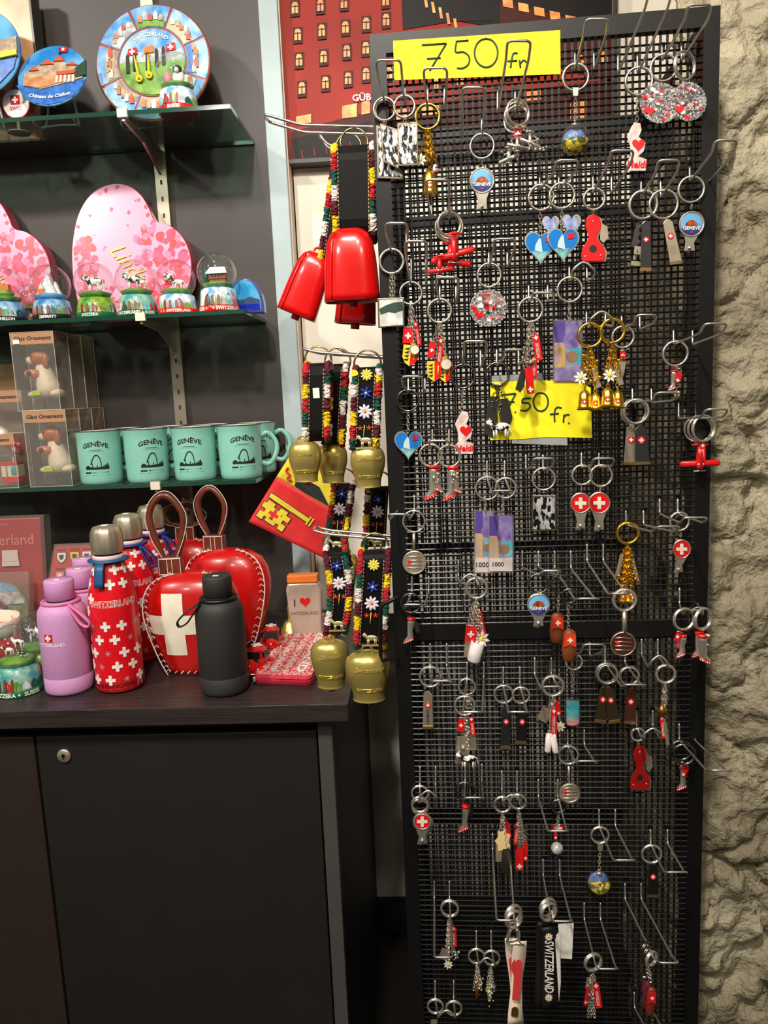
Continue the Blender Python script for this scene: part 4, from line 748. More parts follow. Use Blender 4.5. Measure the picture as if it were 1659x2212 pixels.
def wpoly(mb,pts,rfun,m,a0=0,k=1.003,sy=1):
    """flat outline (x,z) wrapped on a round body"""
    front=[];back=[]
    for x,z in pts:
        r=rfun(z);a=a0+x/r;front.append((r*k*math.sin(a),-r*k*sy*math.cos(a),z));back.append((r*.99*math.sin(a),-r*.99*sy*math.cos(a),z))
    mb.ext(front,back,m)
def clear_stand(t,w,h,yb=.02):
    mb=MB()
    for s_ in(-1,1): mb.tube(bez([(s_*w*.5,-.02,.012),(s_*w*.5,-.014,.0015),(s_*w*.48,.01,.002),(s_*w*.4,yb,h*.1),(s_*w*.3,yb+.004,h*.45)],5),.0021,GLASS2,7)
    mb.tube([(-w*.46,.008,.003),(0,.012,.006),(w*.46,.008,.003)],.0018,GLASS2,6);return mb
GLASS2=clear('clear_acrylic',(235,238,238),.22,.05)
def tiltT(z,a,y=0): return Matrix.Translation((0,y,z))@Matrix.Rotation(math.radians(-a),4,'X')
# ---- small round plate with lakeside castle
t=obj_at('souvenir_plate','small round plate with lakeside castle and lettering on the top shelf','plate',126,1.475,ZS[0]);r=.0645
t.part('clear_stand',clear_stand(t,.075,.14))
T=tiltT(WP(125,161,1.47).z-ZS[0],22,-.004);c=(0,0,0)
mb=MB();mb.T=T@Matrix.Rotation(math.pi/2,4,'X');mb.lathe([(r*.6,-.006),(r*.98,-.0045),(r,-.002),(r*.98,0),(.001,-.0005)],SKY,n=48);o=t.part('plate_body',mb)
mb=MB();mb.T=T;S=r/68.
P=lambda pts,m,k=-.0012,d=.002: mb.poly([((x-68)*S,-(y-66)*S) for x,y in pts],k,k+d,m)
P([(0,85),(20,84),(45,95),(80,90),(135,80),(128,98),(112,117),(90,129),(66,133),(42,128),(22,114),(8,98)],mat('plate_water',(50,100,175),.35,noise=.4,scale=90))
P([(14,60),(30,50),(46,42),(62,40),(82,30),(96,44),(124,52),(130,78),(90,90),(50,98),(14,88)],STO,-.003,.004);P([(14,72),(60,70),(100,66),(100,84),(50,96),(16,90)],mat('plate_cliff',(176,110,64),.6,noise=.5,scale=60,c2=(200,150,110)),-.004,.004)
for pts in ([(44,46),(60,34),(72,46)],[(70,40),(82,26),(92,40)],[(96,50),(108,44),(120,52)],[(24,58),(34,48),(44,58)],[(78,64),(118,62),(114,70),(80,72)]): P(pts,mat('roof_terracotta',(190,80,50),.5),-.006,.004)
for k in range(5): P([(78+8*k,72),(82+8*k,72),(82+8*k,88),(78+8*k,88)],IV,-.005,.003)
P([(112,60),(134,40),(136,74),(116,78)],mat('plate_pine',(24,60,38),.6),-.005,.004);P([(80,8),(95,7),(95,18),(80,18)],REDM,-.004,.003);P([(85,10),(90,10),(90,16),(85,16)],WH,-.0048,.002);P([(79,8),(80.5,8),(81,36),(79.5,36)],BKI,-.004,.003)
t.part('painted_relief',mb,o);mb=MB();mb.T=T;arcword(mb,'Château de Chillon',(0,0,r*1.25),r*2.0,.0098,WH,-.0035,270,1);t.part('white_lettering',mb,o)
# ---- large plate
t=obj_at('souvenir_plate','large round plate with country name and eight town scenes on its rim','plate',344,1.513,ZS[0],0);r=.1085;S=r/120.
t.part('clear_stand',clear_stand(t,.13,.17,.03));zc=WP(341,136,1.51).z-ZS[0];T=tiltT(zc,9,-.006)
mb=MB();mb.T=T@Matrix.Rotation(math.pi/2,4,'X');mb.lathe([(r*.5,-.008),(r*.97,-.0055),(r,-.003),(r*.985,0),(r*.96,.0006),(.001,.0004)],mat('plate_rim',(150,72,52),.45),n=56);o=t.part('plate_body',mb)
mb=MB();mb.T=T
def sec(a0,a1,r0,r1,m,k=-.0018,d=.0012):
    q=[math.radians(a0+(a1-a0)*i/6) for i in range(7)];mb.poly([(r1*math.cos(a),r1*math.sin(a)) for a in q]+[(r0*math.cos(a),r0*math.sin(a)) for a in q[::-1]],k,k+d,m)
R2=random.Random(3)
for i in range(8):
    a=68+45*i+1.5;sec(a,a+42,r*.6,r*.965,mat('plate_sky',(60,140,210),.3,noise=.6,scale=30,c2=(170,205,225)))
    gm=[GRN,ROCK,STO,STO,STO,ROCK,mat('plate_water'),mat('boat_print',(200,180,150),.4)][i];sec(a+1,a+41,r*.61,r*(.72+.05*(i%3)),gm,-.003)
    for k in range(5):
        aa=math.radians(a+7+k*7);rr=r*(.74+.02*(k%2));w=r*.035;h=r*(.05+.05*R2.random());cx_2,cz_2=rr*math.cos(aa),rr*math.sin(aa);up=1
        mb.poly([(cx_2-w,cz_2-h*.6),(cx_2+w,cz_2-h*.6),(cx_2+w,cz_2+h*.6),(cx_2,cz_2+h*1.3),(cx_2-w,cz_2+h*.6)],-.0048,-.002,[STO,IV,mat('roof_terracotta'),ROCK,mat('plate_cliff')][(k+i)%5])
q=[(r*.585*math.cos(a),r*.585*math.sin(a)) for a in [2*math.pi*i/40 for i in range(40)]];mb.poly(q,-.0022,-.001,mat('plate_rim'))
q=[(x*.965,z*.965) for x,z in q];mb.poly(q,-.003,-.001,mat('plate_sky'))
mb.poly([(x,z) for x,z in q if z<0]+[(-r*.56,.0),(-r*.5,r*.1),(r*.5,r*.06)][::1][1:] if 0 else sorted([p for p in q if p[1]<=.001],key=lambda p:p[0]),-.0036,-.001,GRN)
mb.poly([(-r*.55,0),(-r*.5,r*.14),(-r*.3,r*.2),(-r*.1,r*.12),(r*.15,r*.24),(r*.35,r*.15),(r*.5,r*.2),(r*.55,0)],-.0036,-.001,ROCK)
t.part('painted_scenes',mb,o);mb=MB();mb.T=T
for x,z in ((-.42,.02),(-.3,.05),(-.08,.06),(.08,.1),(.2,.12)): mb.poly([((x-.03)*r,(z-.2)*r),((x+.03)*r,(z-.2)*r),((x+.025)*r,(z+.08)*r),(x*r,(z+.12)*r),((x-.025)*r,(z+.08)*r)],-.006,-.003,BKI)
for x,z,x2,z2 in ((-.3,.1,-.22,-.3),(-.06,.1,-.05,-.25)): mb.tube([(x*r,-.007,z*r),((x+x2)/2*r,-.007,(z+z2)/2*r),(x2*r,-.007,z2*r)],r*.022,YEL,6,rf=lambda i:[.6,1,1.3][i]);mb.ring((x2*r,-.008,z2*r),r*.045,r*.02,YEL,n=12)
for x,z,m in ((-.33,.16,REDM),(-.05,.18,ORG),(.33,.2,REDM)):
    mb.poly([((x-.09)*r,(z-.05)*r),((x+.09)*r,(z-.03)*r),((x+.07)*r,(z+.09)*r),((x-.07)*r,(z+.06)*r)],-.006,-.004,m)
    if m is REDM: mb.poly([(x*r+a,z*r+b_) for a,b_ in cross_pts(0,.01*r,.05*r)],-.0068,-.006,WH)
t.part('alpine_horn_players',mb,o);mb=MB();mb.T=T;arcword(mb,'SWITZERLAND',(0,0,0),r*.46,.0098,WH,-.0046,90,-1);t.part('white_lettering',mb,o)
# ---- blue plate at the left edge, badge, boxed picture
t=obj_at('souvenir_plate','blue plate with boat scene cut off by the left picture edge','plate',-30,1.47,ZS[0]);r=.068;t.part('clear_stand',clear_stand(t,.06,.1));T=tiltT(WP(-30,110,1.47).z-ZS[0],8)
mb=MB();mb.T=T@Matrix.Rotation(math.pi/2,4,'X');mb.lathe([(r*1.1,-.006),(r*1.18,-.003),(r*1.16,0),(.001,-.0005)],SKY,n=48);o=t.part('plate_body',mb)
mb=MB();mb.T=T;mb.poly([(-r,-.01),(r*1.1,-.01),(r*1.0,-.035),(r*.6,-.06),(-r*.5,-.06)],-.003,0,mat('plate_water'));mb.poly([(r*.2,-.012),(r*1.13,-.006),(r*1.12,.02),(r*.5,.012)],-.006,0,STO);mb.poly([(r*.5,-.02),(r*1.13,-.014),(r*1.12,-.005),(r*.3,-.01)],-.008,-.004,YEL);t.part('painted_relief',mb,o)
t=obj_at('table_badge','small white round stand-up badge with red flag between two plates','badge',42,1.50,ZS[0])
mb=MB();mb.T=Matrix.Translation((0,0,.052))@Matrix.Rotation(math.pi/2,4,'X');mb.lathe([(.026,-.002),(.0262,0),(.0255,.002)],REDM,n=32);mb.lathe([(.0243,-.001),(.0243,.0026)],WH,n=32);o=t.part('round_face',mb)
mb=MB();mb.box(-.009,.009,-.0034,-.0026,.05,.066,REDM);mb.poly([(x,z+.058) for x,z in cross_pts(0,0,.006)],-.004,-.0034,WH);t.part('flag_emblem',mb,o);mb=MB();mb.text('SWISS',.0085,REDM,lambda x,y,z:(x,-.0031,.043+y),0,.02);t.part('red_lettering',mb,o)
t.part('foot',MB().lathe([(.02,.0003),(.02,.002),(.003,.004),(.0025,.027)],mat('foot_white',(215,200,190),.4),n=20))
t=obj_at('boxed_picture','tall orange toned picture box in glossy wrap at the top left','box',30,1.545,ZS[0]);W=.098
mb=MB().box(-.1,.062,.0,.035,.0,.28,mat('box_black',(22,20,20),.4));o=t.part('box_body',mb,bev=.001)
mb=MB();mb.box(-.1,.058,-.0006,.0,.004,.276,mat('picture_orange',(226,150,110),.35,noise=.4,scale=20));B_=mat('picture_rust',(150,84,60),.4)
mb.poly([(-.09,.07),(-.06,.12),(-.052,.19),(-.045,.12),(-.02,.11),(.0,.085),(.02,.12),(.03,.08),(.05,.075),(.056,.055),(-.09,.055)],-.0012,-.0006,B_);mb.box(-.09,.058,-.0013,-.0006,.004,.06,mat('picture_rose',(190,116,96),.4,noise=.4,scale=40))
for k in range(6): mb.poly([(-.06+k*.02,.05),(-.052+k*.02,.05),(-.052+k*.02,.1-.006*k),(-.056+k*.02,.11-.006*k),(-.06+k*.02,.1-.006*k)],-.0018,-.0012,B_)
t.part('picture_front',mb,o);t.part('clear_wrap',MB().box(-.101,.0632,-.003,.036,-.0,.281,clear('glossy_wrap',(250,246,240),.03,.25,.15)),o)
# ---- snow globes
def globe(px,Y,z,rb,rg,h,label,bm,band,word,fig,bandm=None,wang=0,tint=None,wm=None):
    t=obj_at('snow_globe',label,'snow globe',px,Y,z,0,'snow globes')
    prof=[(rb*.985,0),(rb,.0006),(rb,h*.22),(rb*.97,h*.25)];o0=t.part('base_band',MB().lathe(prof,band,n=36))
    rf=lambda z_:rb*(.97-.12*(z_-h*.25)/(h*.75))
    mb=MB().lathe([(rb*.97,h*.25),(rb*.93,h*.6),(rb*.86,h*.95),(rb*.7,h*1.04),(rb*.3,h*1.1)],bm,n=36);o=t.part('painted_base',mb)
    mb=MB();Rg=random.Random(int(px))
    for i in range(7):
        a=-1.2+i*.4;hh=h*(.3+.25*Rg.random());w=rb*.2
        wpoly(mb,[(-w,h*.26),(w,h*.26),(w*.7,h*.26+hh*.6),(0,h*.26+hh),(-w*.7,h*.26+hh*.7)],rf,[ROCK,DGR,GRN,STO,TEALP,REDM,GRN][(i+int(px))%7],a,1.02)
    for s_ in (-.4,-.1,.2): wpoly(mb,[(s_*rb-.002,h*.26),(s_*rb+.002,h*.26),(s_*rb+.0022,h*.62),(s_*rb,h*.72),(s_*rb-.0022,h*.62)],rf,[YEL,IV,BRN][int(s_*10)%3],0,1.05)
    t.part('relief_figures',mb,o);mb=MB();wrap(mb,word,rb,h*.115,h*.2,wm or WH,wang,bold=.03,sx=1.0);t.part('lettering',mb,o0)
    if '+' in label or 'cross' in label: pass
    zc=h+rg*.78;t.part('glass_dome',MB().sph((0,0,zc),rg,GLASS if not tint else tint,n=36,k=24))
    mb=MB();fig(mb,(0,0,zc),rg);t.part('inner_figure',mb)
    mb=MB();mb.lathe([(rg*.7,-rg*.72),(rg*.8,-rg*.55),(rg*.55,-rg*.46),(.001,-rg*.42)],GRN if fig is not fmount else SKY,(0,0,zc),24);t.part('inner_ground',mb)
    mb=MB()
    for i in range(16):
        a,b_=Rg.uniform(0,6.28),Rg.uniform(.1,1.3);mb.sph((rg*.93*math.cos(a)*math.cos(b_),rg*.93*math.sin(a)*math.cos(b_),zc+rg*.93*math.sin(b_)),rg*.016,WH,n=5,k=4)
    t.part('snow_flakes',mb,kind='stuff');return t
def fcow(mb,c,s): cow(mb,(c[0],c[1],c[2]+s*.05),s*.85)
def fcow2(mb,c,s): cow(mb,(c[0]-s*.12,c[1],c[2]+s*.06),s*.8);cow(mb,(c[0]+s*.42,c[1]-s*.3,c[2]-s*.16),s*.42)
def fcowh(mb,c,s):
    cow(mb,(c[0]+s*.1,c[1],c[2]-s*.12),s*.62);mb.sph((c[0]-s*.38,c[1]-s*.1,c[2]+s*.12),s*.24,COWM,n=12);mb.sph((c[0]-s*.42,c[1]-s*.28,c[2]+s*.02),s*.12,SKIN,1.2,.6,.8);mb.box(c[0]-s*.5,c[0]-s*.2,c[1]-s*.25,c[1]-s*.1,c[2]-s*.25,c[2]-s*.12,REDM)
def fmount(mb,c,s):
    for dx,w,h in ((-.05,.42,1.1),(.25,.3,.7),(-.35,.25,.6)):
        pts=[(-w,0),(-w*.6,h*.5),(-w*.2,h*.8),(0,h),(w*.25,h*.85),(w*.5,h*.45),(w,0)];mb.poly([(c[0]+(dx+x)*s,c[2]+(z-.52)*s) for x,z in pts],c[1]-s*.12+dx*.02,c[1]+s*.2,mat('ice_white',(225,228,232),.4,noise=.4,scale=90,bump=.5,bs=120))
    mb.box(c[0]-s*.5,c[0]-s*.2,c[1]-s*.35,c[1]-s*.2,c[2]-s*.5,c[2]-s*.2,ORG)
def fchalet(mb,c,s):
    x,y,z=c;mb.box(x-s*.35,x+s*.45,y-s*.2,y+s*.2,z-s*.45,z+s*.02,mat('chalet_wood',(176,84,40),.6,noise=.5,scale=60,c2=(130,60,30)));mb.ext([(x-s*.5,y-s*.32,z),(x+s*.55,y-s*.32,z),(x+s*.4,y,z+s*.3),(x-s*.35,y,z+s*.3)],[(x-s*.5,y-s*.32,z-s*.05),(x+s*.55,y-s*.32,z-s*.05),(x+s*.4,y,z+s*.22),(x-s*.35,y,z+s*.22)],WH)
    for i in range(4): mb.box(x-s*.25+s*.17*i,x-s*.17+s*.17*i,y-s*.21,y-s*.2,z-s*.2,z-s*.08,BKI)
    mb.lathe([(s*.16,-s*.45),(s*.1,-s*.1),(.001,s*.4)],DGR,(x-s*.55,y-s*.1,z),8);mb.box(x-s*.4,x+s*.5,y-s*.24,y-s*.2,z-s*.3,z-s*.26,BRN)
def fchillon(mb,c,s):
    x,y,z=c;mb.sph((x,y,z-s*.3),s*.5,GRN,1,.8,.5);mb.box(x-s*.1,x+s*.4,y-s*.3,y,z-s*.2,z+s*.1,ORG);mb.lathe([(s*.13,-s*.2),(s*.12,s*.3),(.001,s*.55)],IV,(x-s*.25,y,z),10)
BS=lambda n,a,b_: mat('base_'+n,a,.3,noise=.6,scale=70,c2=b_,coat=.3)
gs=BS('blue',(50,120,190),(150,195,215));gg=BS('green',(60,140,40),(150,180,60));gt=BS('teal',(60,150,150),(150,190,170));gw=BS('winter',(90,150,200),(225,228,230))
BBK=mat('band_black',(20,22,26),.4);BGR=mat('band_green',(20,100,60),.4);BRD=mat('band_red',(205,24,24),.35);BBL=mat('band_blue',(30,60,150),.35)
Yg=1.455
globe(16,Yg,ZS[1],.0365,.0375,.036,'snow globe with castle figure at the left picture edge of middle shelf',gs,BBK,'CHILLON',fchillon,wang=.45)
globe(116,Yg,ZS[1],.0365,.037,.036,'snow globe with white mountain and black base band',gs,BBK,'ZERMATT',fmount,wang=.15)
globe(211,Yg,ZS[1],.0365,.037,.036,'snow globe with single cow and green base reading SVIZZERA',gg,BGR,'SVIZZERA',fcow)
globe(300,Yg,ZS[1],.0365,.037,.037,'snow globe with cow and calf above three musicians on the base',gt,BGR,'SWITZERLAND + SUISSE',fcow2,wang=.15)
globe(386,Yg,ZS[1],.0365,.0365,.034,'snow globe with big headed cow on a red banded base',gw,BRD,'+  +  SWITZERLAND',fcowh,wang=.1)
globe(475,Yg,ZS[1],.0365,.037,.042,'snow globe with wooden chalet on a winter base, rightmost clear globe',gw,BRD,'SUISSE +    + SWITZERLAND',fchalet,wang=.2)
globe(72,1.53,ZS[1],.03,.03,.028,'smaller snow globe with pink figure half hidden on middle shelf',BS('dark',(40,40,60),(120,70,80)),BRD,'SWITZERLAND',lambda mb,c,s:mb.sph((c[0],c[1],c[2]-s*.1),s*.4,PNK))
globe(388,1.46,ZS[0],.036,.0365,.040,'snow globe with dog figure and red base in front of large plate',gw,BRD,'SUISSE',lambda mb,c,s:(mb.sph((c[0]+s*.1,c[1],c[2]-s*.15),s*.32,WH,.9,.8,1.2),mb.sph((c[0]+s*.1,c[1]-s*.1,c[2]+s*.18),s*.22,BKI),mb.sph((c[0]+s*.1,c[1]-s*.3,c[2]+s*.1),s*.12,WH),mb.sph((c[0]-s*.4,c[1]-s*.1,c[2]-s*.2),s*.24,PNK,.8,.8,1.3)))
globe(44,1.185,ZC,.0375,.0385,.046,'large front snow globe with cow herd on the counter at the left',gt,BGR,'SVIZZERA +  SUISSE',lambda mb,c,s:(cow(mb,(c[0]-s*.25,c[1]-s*.1,c[2]-s*.1),s*.45),cow(mb,(c[0]+s*.05,c[1]+s*.2,c[2]+s*.15),s*.5),cow(mb,(c[0]+s*.4,c[1]-s*.2,c[2]-s*.25),s*.3)),wang=.3)
globe(92,1.255,ZC,.036,.0385,.046,'snow globe mostly hidden between purple bottle and front snow globe',gg,BGR,'SUISSE',fcow2)
# half dome, blue, far right of middle shelf
t=obj_at('snow_dome','flat blue half-dome souvenir at the right end of the middle shelf','snow dome',535,1.50,ZS[1]);W=.0345
D=[(W*math.cos(a),.012+.052*math.sin(a)) for a in [math.pi*i/20 for i in range(21)]]
D=[(W,.0)]+D+[(-W,.0)];o=t.part('dome_shell',MB().poly(D,-.012,.012,mat('dome_blue',(70,70,150),.2,coat=.5)),bev=.002)
mb=MB();mb.poly([(x*.84,.006+z*.86) for x,z in D],-.0135,-.012,mat('dome_sky',(40,150,210),.1,noise=.5,scale=30,c2=(110,190,225),coat=.6));mb.poly([(-W*.8,.012),(W*.8,.012),(W*.8,.024),(W*.3,.03),(-W*.2,.024),(-W*.8,.028)],-.0142,-.0135,mat('dome_hills',(50,70,110),.3));mb.poly([(-W*.8,.007),(W*.8,.007),(W*.8,.016),(-W*.8,.016)],-.0148,-.014,mat('dome_lake',(20,40,170),.15));t.part('picture',mb,o)
# ---- heart boxes
def heartbox(px,label):
    t=obj_at('heart_box',label,'gift box',px,1.545,ZS[1]);n=80;S=.0078
    ho=bez([(158,600),(160,540),(176,475),(206,432),(246,413),(286,416),(315,438),(332,468),(343,494),(371,504),(398,527),(414,560),(418,600),(408,640),(380,676),(330,700),(262,706),(200,702),(170,672),(158,600)],4)[:-1]
    K_=1.545/f;Q=[((p[0]-288)*K_,(706-p[1])*K_) for p in ho]
    PKM=mat('box_pink',(224,150,186),.3,noise=.05,scale=5,coat=.3);sh=Matrix.Rotation(math.radians(-7),4,'X')
    mb=MB();mb.T=sh;mb.poly(Q,0,.035,mat('box_side',(190,24,60),.35,coat=.3));o=t.part('box_body',mb,bev=.002);mb=MB();mb.T=sh;mb.poly([(x*.985,.002+z*.985) for x,z in Q],-.0012,0,PKM);t.part('lid_face',mb,o)
    mb=MB();mb.T=sh;Rh=random.Random(5);pm=[mat('petal_'+str(i),c_,.35,coat=.3) for i,c_ in enumerate([(214,26,76),(228,60,112),(236,110,155),(196,12,36),(218,40,84)])]
    def inside(x,z):
        ins=False;j=len(Q)-1
        for i in range(len(Q)):
            (xi,zi),(xj,zj)=Q[i],Q[j]
            if (zi>z)!=(zj>z) and x<(xj-xi)*(z-zi)/(zj-zi)+xi: ins=not ins
            j=i
        return ins
    X0,X1=min(x for x,z in Q),max(x for x,z in Q);k=0
    for i in range(1000):
        x,z=Rh.uniform(X0,X1),Rh.uniform(0,.275);u=(x-X0)/(X1-X0)
        right=u>.5 and Rh.random()<max(0,(u-.5)*2.8-(z-.14)*4) ;left=u<.2 and Rh.random()<.8 and z<.17;bot=z<.07 and Rh.random()<.5;sp=Rh.random()<.06
        if not(right or left or bot or sp):continue
        r=Rh.uniform(.0045,.0105) if (right or left) else Rh.uniform(.002,.005)
        if not all(inside(x+dx*r*1.2,z+dz_*r*1.2) for dx,dz_ in ((1,0),(-1,0),(0,1),(0,-1))):continue
        a=Rh.uniform(0,3.1);k+=1;y=-.0014-.0000018*k
        if r<.0038: p=heart(0,0,r*2.2,r*2.0,0,16);p=[(q[0],-q[1]) for q in p]
        else: p=[(r*math.cos(b_)*(1-.25*math.sin(b_)),r*.78*math.sin(b_)) for b_ in [2*math.pi*j/12 for j in range(12)]]
        mb.poly([(x+q[0]*math.cos(a*(r>=.0038))-q[1]*math.sin(a*(r>=.0038)),z+q[0]*math.sin(a*(r>=.0038))+q[1]*math.cos(a*(r>=.0038))) for q in p],y,y+.0006,pm[Rh.randrange(5)])
    t.part('printed_petals',mb,o,kind='stuff')
    mb=MB();mb.T=sh;a=math.radians(-52);mb.text('Lindt',.046,mat('gold_ink',(176,130,70),.35,.6),lambda x,y,z:(-.009+x*.9*math.cos(a)-y*math.sin(a),-.0032,.118+x*.9*math.sin(a)+y*math.cos(a)),0,.0,.45);t.part('gold_script',mb,o);return t
heartbox(290,'large pink heart-shaped box with petals standing behind the snow globes')
heartbox(-12,'second pink heart-shaped box cut off by the left picture edge')
# ---- clear ornament boxes
KR=mat('kraft',(206,150,92),.6,noise=.08,scale=30);DOGW=mat('dog_white',(238,226,208),.4,bump=.25,bs=160);DOGB=mat('dog_brown',(176,100,44),.35)
def wirebox(t,W,D,H,kr=.13,word='Glass Ornaments',depthk=True,back=True):
    t.part('clear_shell',MB().box(-W/2,W/2,0,D,0,H,PLAST),bev=.001);mb=MB();e=.0004
    for x in(-W/2,W/2):
        for y in(0,D): mb.box(x-e,x+e,y-e,y+e,0,H,PLE)
    for z in(0,H):
        for y in(0,D): mb.box(-W/2,W/2,y-e,y+e,z-e,z+e,PLE)
        for x in(-W/2,W/2): mb.box(x-e,x+e,0,D,z-e,z+e,PLE)
    t.part('box_edges',mb)
    if back: t.part('card_back',MB().box(-W/2+.002,W/2-.002,D-.003,D-.002,.002,H-.002,mat('kraft_dark',(120,88,58),.7)))
    if kr: o=t.part('card_header',MB().box(-W/2+.001,W/2-.001,.0006,.0012,H*(1-kr),H-.001,KR));mb=MB();mb.text(word,H*kr*.48,BKI,lambda x,y,z:(x*.95,-.0002,H*(1-kr*.52)+y),0,.012,.3);t.part('black_script',mb,o)
def dog(t,x,y,z,s):
    """sitting glass dog, s = height, nose to the left"""
    mb=MB();mb.tube([(x+.1*s,y,z+.02*s),(x+.08*s,y,z+.2*s),(x+.02*s,y,z+.45*s),(x-.0*s,y,z+.62*s)],.2*s,DOGW,14,rf=lambda i:[1.05,1.12,.85,.6][i]);mb.sph((x-.12*s,y,z+.06*s),.16*s,DOGW,1.4,1.2,.5);mb.sph((x+.2*s,y,z+.07*s),.16*s,DOGW,1.2,1.2,.6)
    mb.sph((x-.03*s,y,z+.76*s),.18*s,DOGB,1.1,.9,.9,16,12);mb.tube([(x-.1*s,y,z+.74*s),(x-.28*s,y,z+.71*s)],.09*s,DOGW,10,rf=lambda i:[1.2,.8][i]);mb.sph((x-.3*s,y,z+.735*s),.04*s,BKI);mb.sph((x-.14*s,y-.12*s,z+.8*s),.025*s,BKI,n=6);mb.sph((x+.12*s,y-.12*s,z+.7*s),.1*s,DOGB,.7,.5,1.5)
    o=t.part('dog_ornament',mb);mb=MB();T=Matrix.Translation((x-.14*s,y-.16*s,z+.46*s))@Matrix.Rotation(math.pi/2,4,'Y');mb.T=T;mb.lathe([(.06*s,-.13*s),(.085*s,0),(.06*s,.13*s)],mat('barrel_pink',(226,140,110),.3,coat=.4),n=14);mb.T=Matrix();mb.sph((x-.16*s,y-.25*s,z+.46*s),.05*s,MAR,n=8);t.part('barrel',mb,o)
    t.part('gold_cap',MB().lathe([(.07*s,0),(.06*s,.07*s),(.03*s,.09*s)],GO,(x-.02*s,y,z+.92*s),12),o);t.part('green_sticker',MB().box(x-.16*s,x+.02*s,y-.235*s,y-.225*s,z+.04*s,z+.12*s,mat('lime',(170,220,20),.5)),o)
H=.1445;W=.082
boxes=[(103,1.435,0,'front lower clear ornament box with glass dog, left of the mugs'),(103,1.495,0,'lower clear ornament box directly behind the front one'),(103,1.555,0,'lower clear ornament box at the back of the stack'),(95,1.435,1,'front upper clear ornament box with glass dog and price sticker'),(95,1.495,1,'upper clear ornament box directly behind the front one'),(95,1.555,1,'upper clear ornament box at the back of the stack')]
for i,(px,Y,lv,l) in enumerate(boxes):
    t=obj_at('ornament_box',l,'ornament box',px,Y,ZS[2]+lv*(H+.0008),0,'clear ornament boxes');x=boxes[lv*3];t.o.location.x=XatZ(px,1.435,1.34);wirebox(t,W,.058,H,.155,back=(Y>1.5))
    if Y<1.5 and i in(0,3): dog(t,.0,.03,.024,.098)
    if i==3: t.part('price_sticker',MB().box(-.036,-.024,-.0012,-.0004,H-.021,H-.013,WH))
    if i in(1,2): t.part('white_ornament',MB().sph((.02,.03,.085),.018,mat('ornament_white',(215,205,195),.3),n=16))
t=obj_at('ornament_box','low clear box with small red cable car ornament at the left edge','ornament box',-5,1.435,ZS[2],0,'clear ornament boxes');H2=.103;wirebox(t,.084,.06,H2,.2,back=False)
mb=MB();mb.box(.0,.034,.02,.045,.012,.045,IV);mb.box(-.0,.035,.019,.046,.008,.02,REDM);mb.box(.0,.034,.018,.046,.042,.048,REDM);mb.box(.01,.012,.018,.02,.02,.042,TEALP);mb.box(.02,.032,.0185,.02,.022,.04,TEALP);o=t.part('cable_car',mb,bev=.001);mb=MB();mb.box(.02,.0215,.03,.032,.048,.062,WH);mb.box(.0,.03,.03,.032,.06,.0615,WH);t.part('hanger',mb,o)
t=obj_at('ornament_box','clear box with red mitten ornament behind the front dog boxes','ornament box',20,1.50,ZS[2]+.0002,0,'clear ornament boxes');wirebox(t,.09,.05,.185,.12,back=False);mb=MB();mb.tube([(.038,.01,.06),(.025,.01,.075),(.0,.01,.09)],.018,mat('mitten_red',(150,20,24),.3,coat=.5),14,rf=lambda i:[.9,1.1,.9][i]);mb.tube([(-.004,.01,.09),(-.02,.01,.1)],.02,WH,12);o=t.part('mitten_ornament',mb);mb=MB()
for i in range(8):
    a=math.pi*i/4;mb.poly([(.024+.001*math.cos(a+1.5),.07+.001*math.sin(a+1.5)),(.024+.009*math.cos(a),.07+.009*math.sin(a)),(.024-.001*math.cos(a+1.5),.07-.001*math.sin(a+1.5))],-.011,-.0095,WH)
t.part('star_print',mb,o)
t=obj_at('carton','plain brown carton on the lowest shelf behind the ornament boxes','box',-2,1.555,ZS[2]);t.part('carton_body',MB().box(-.06,.062,0,.05,0,.24,mat('kraft_dark')),bev=.001)
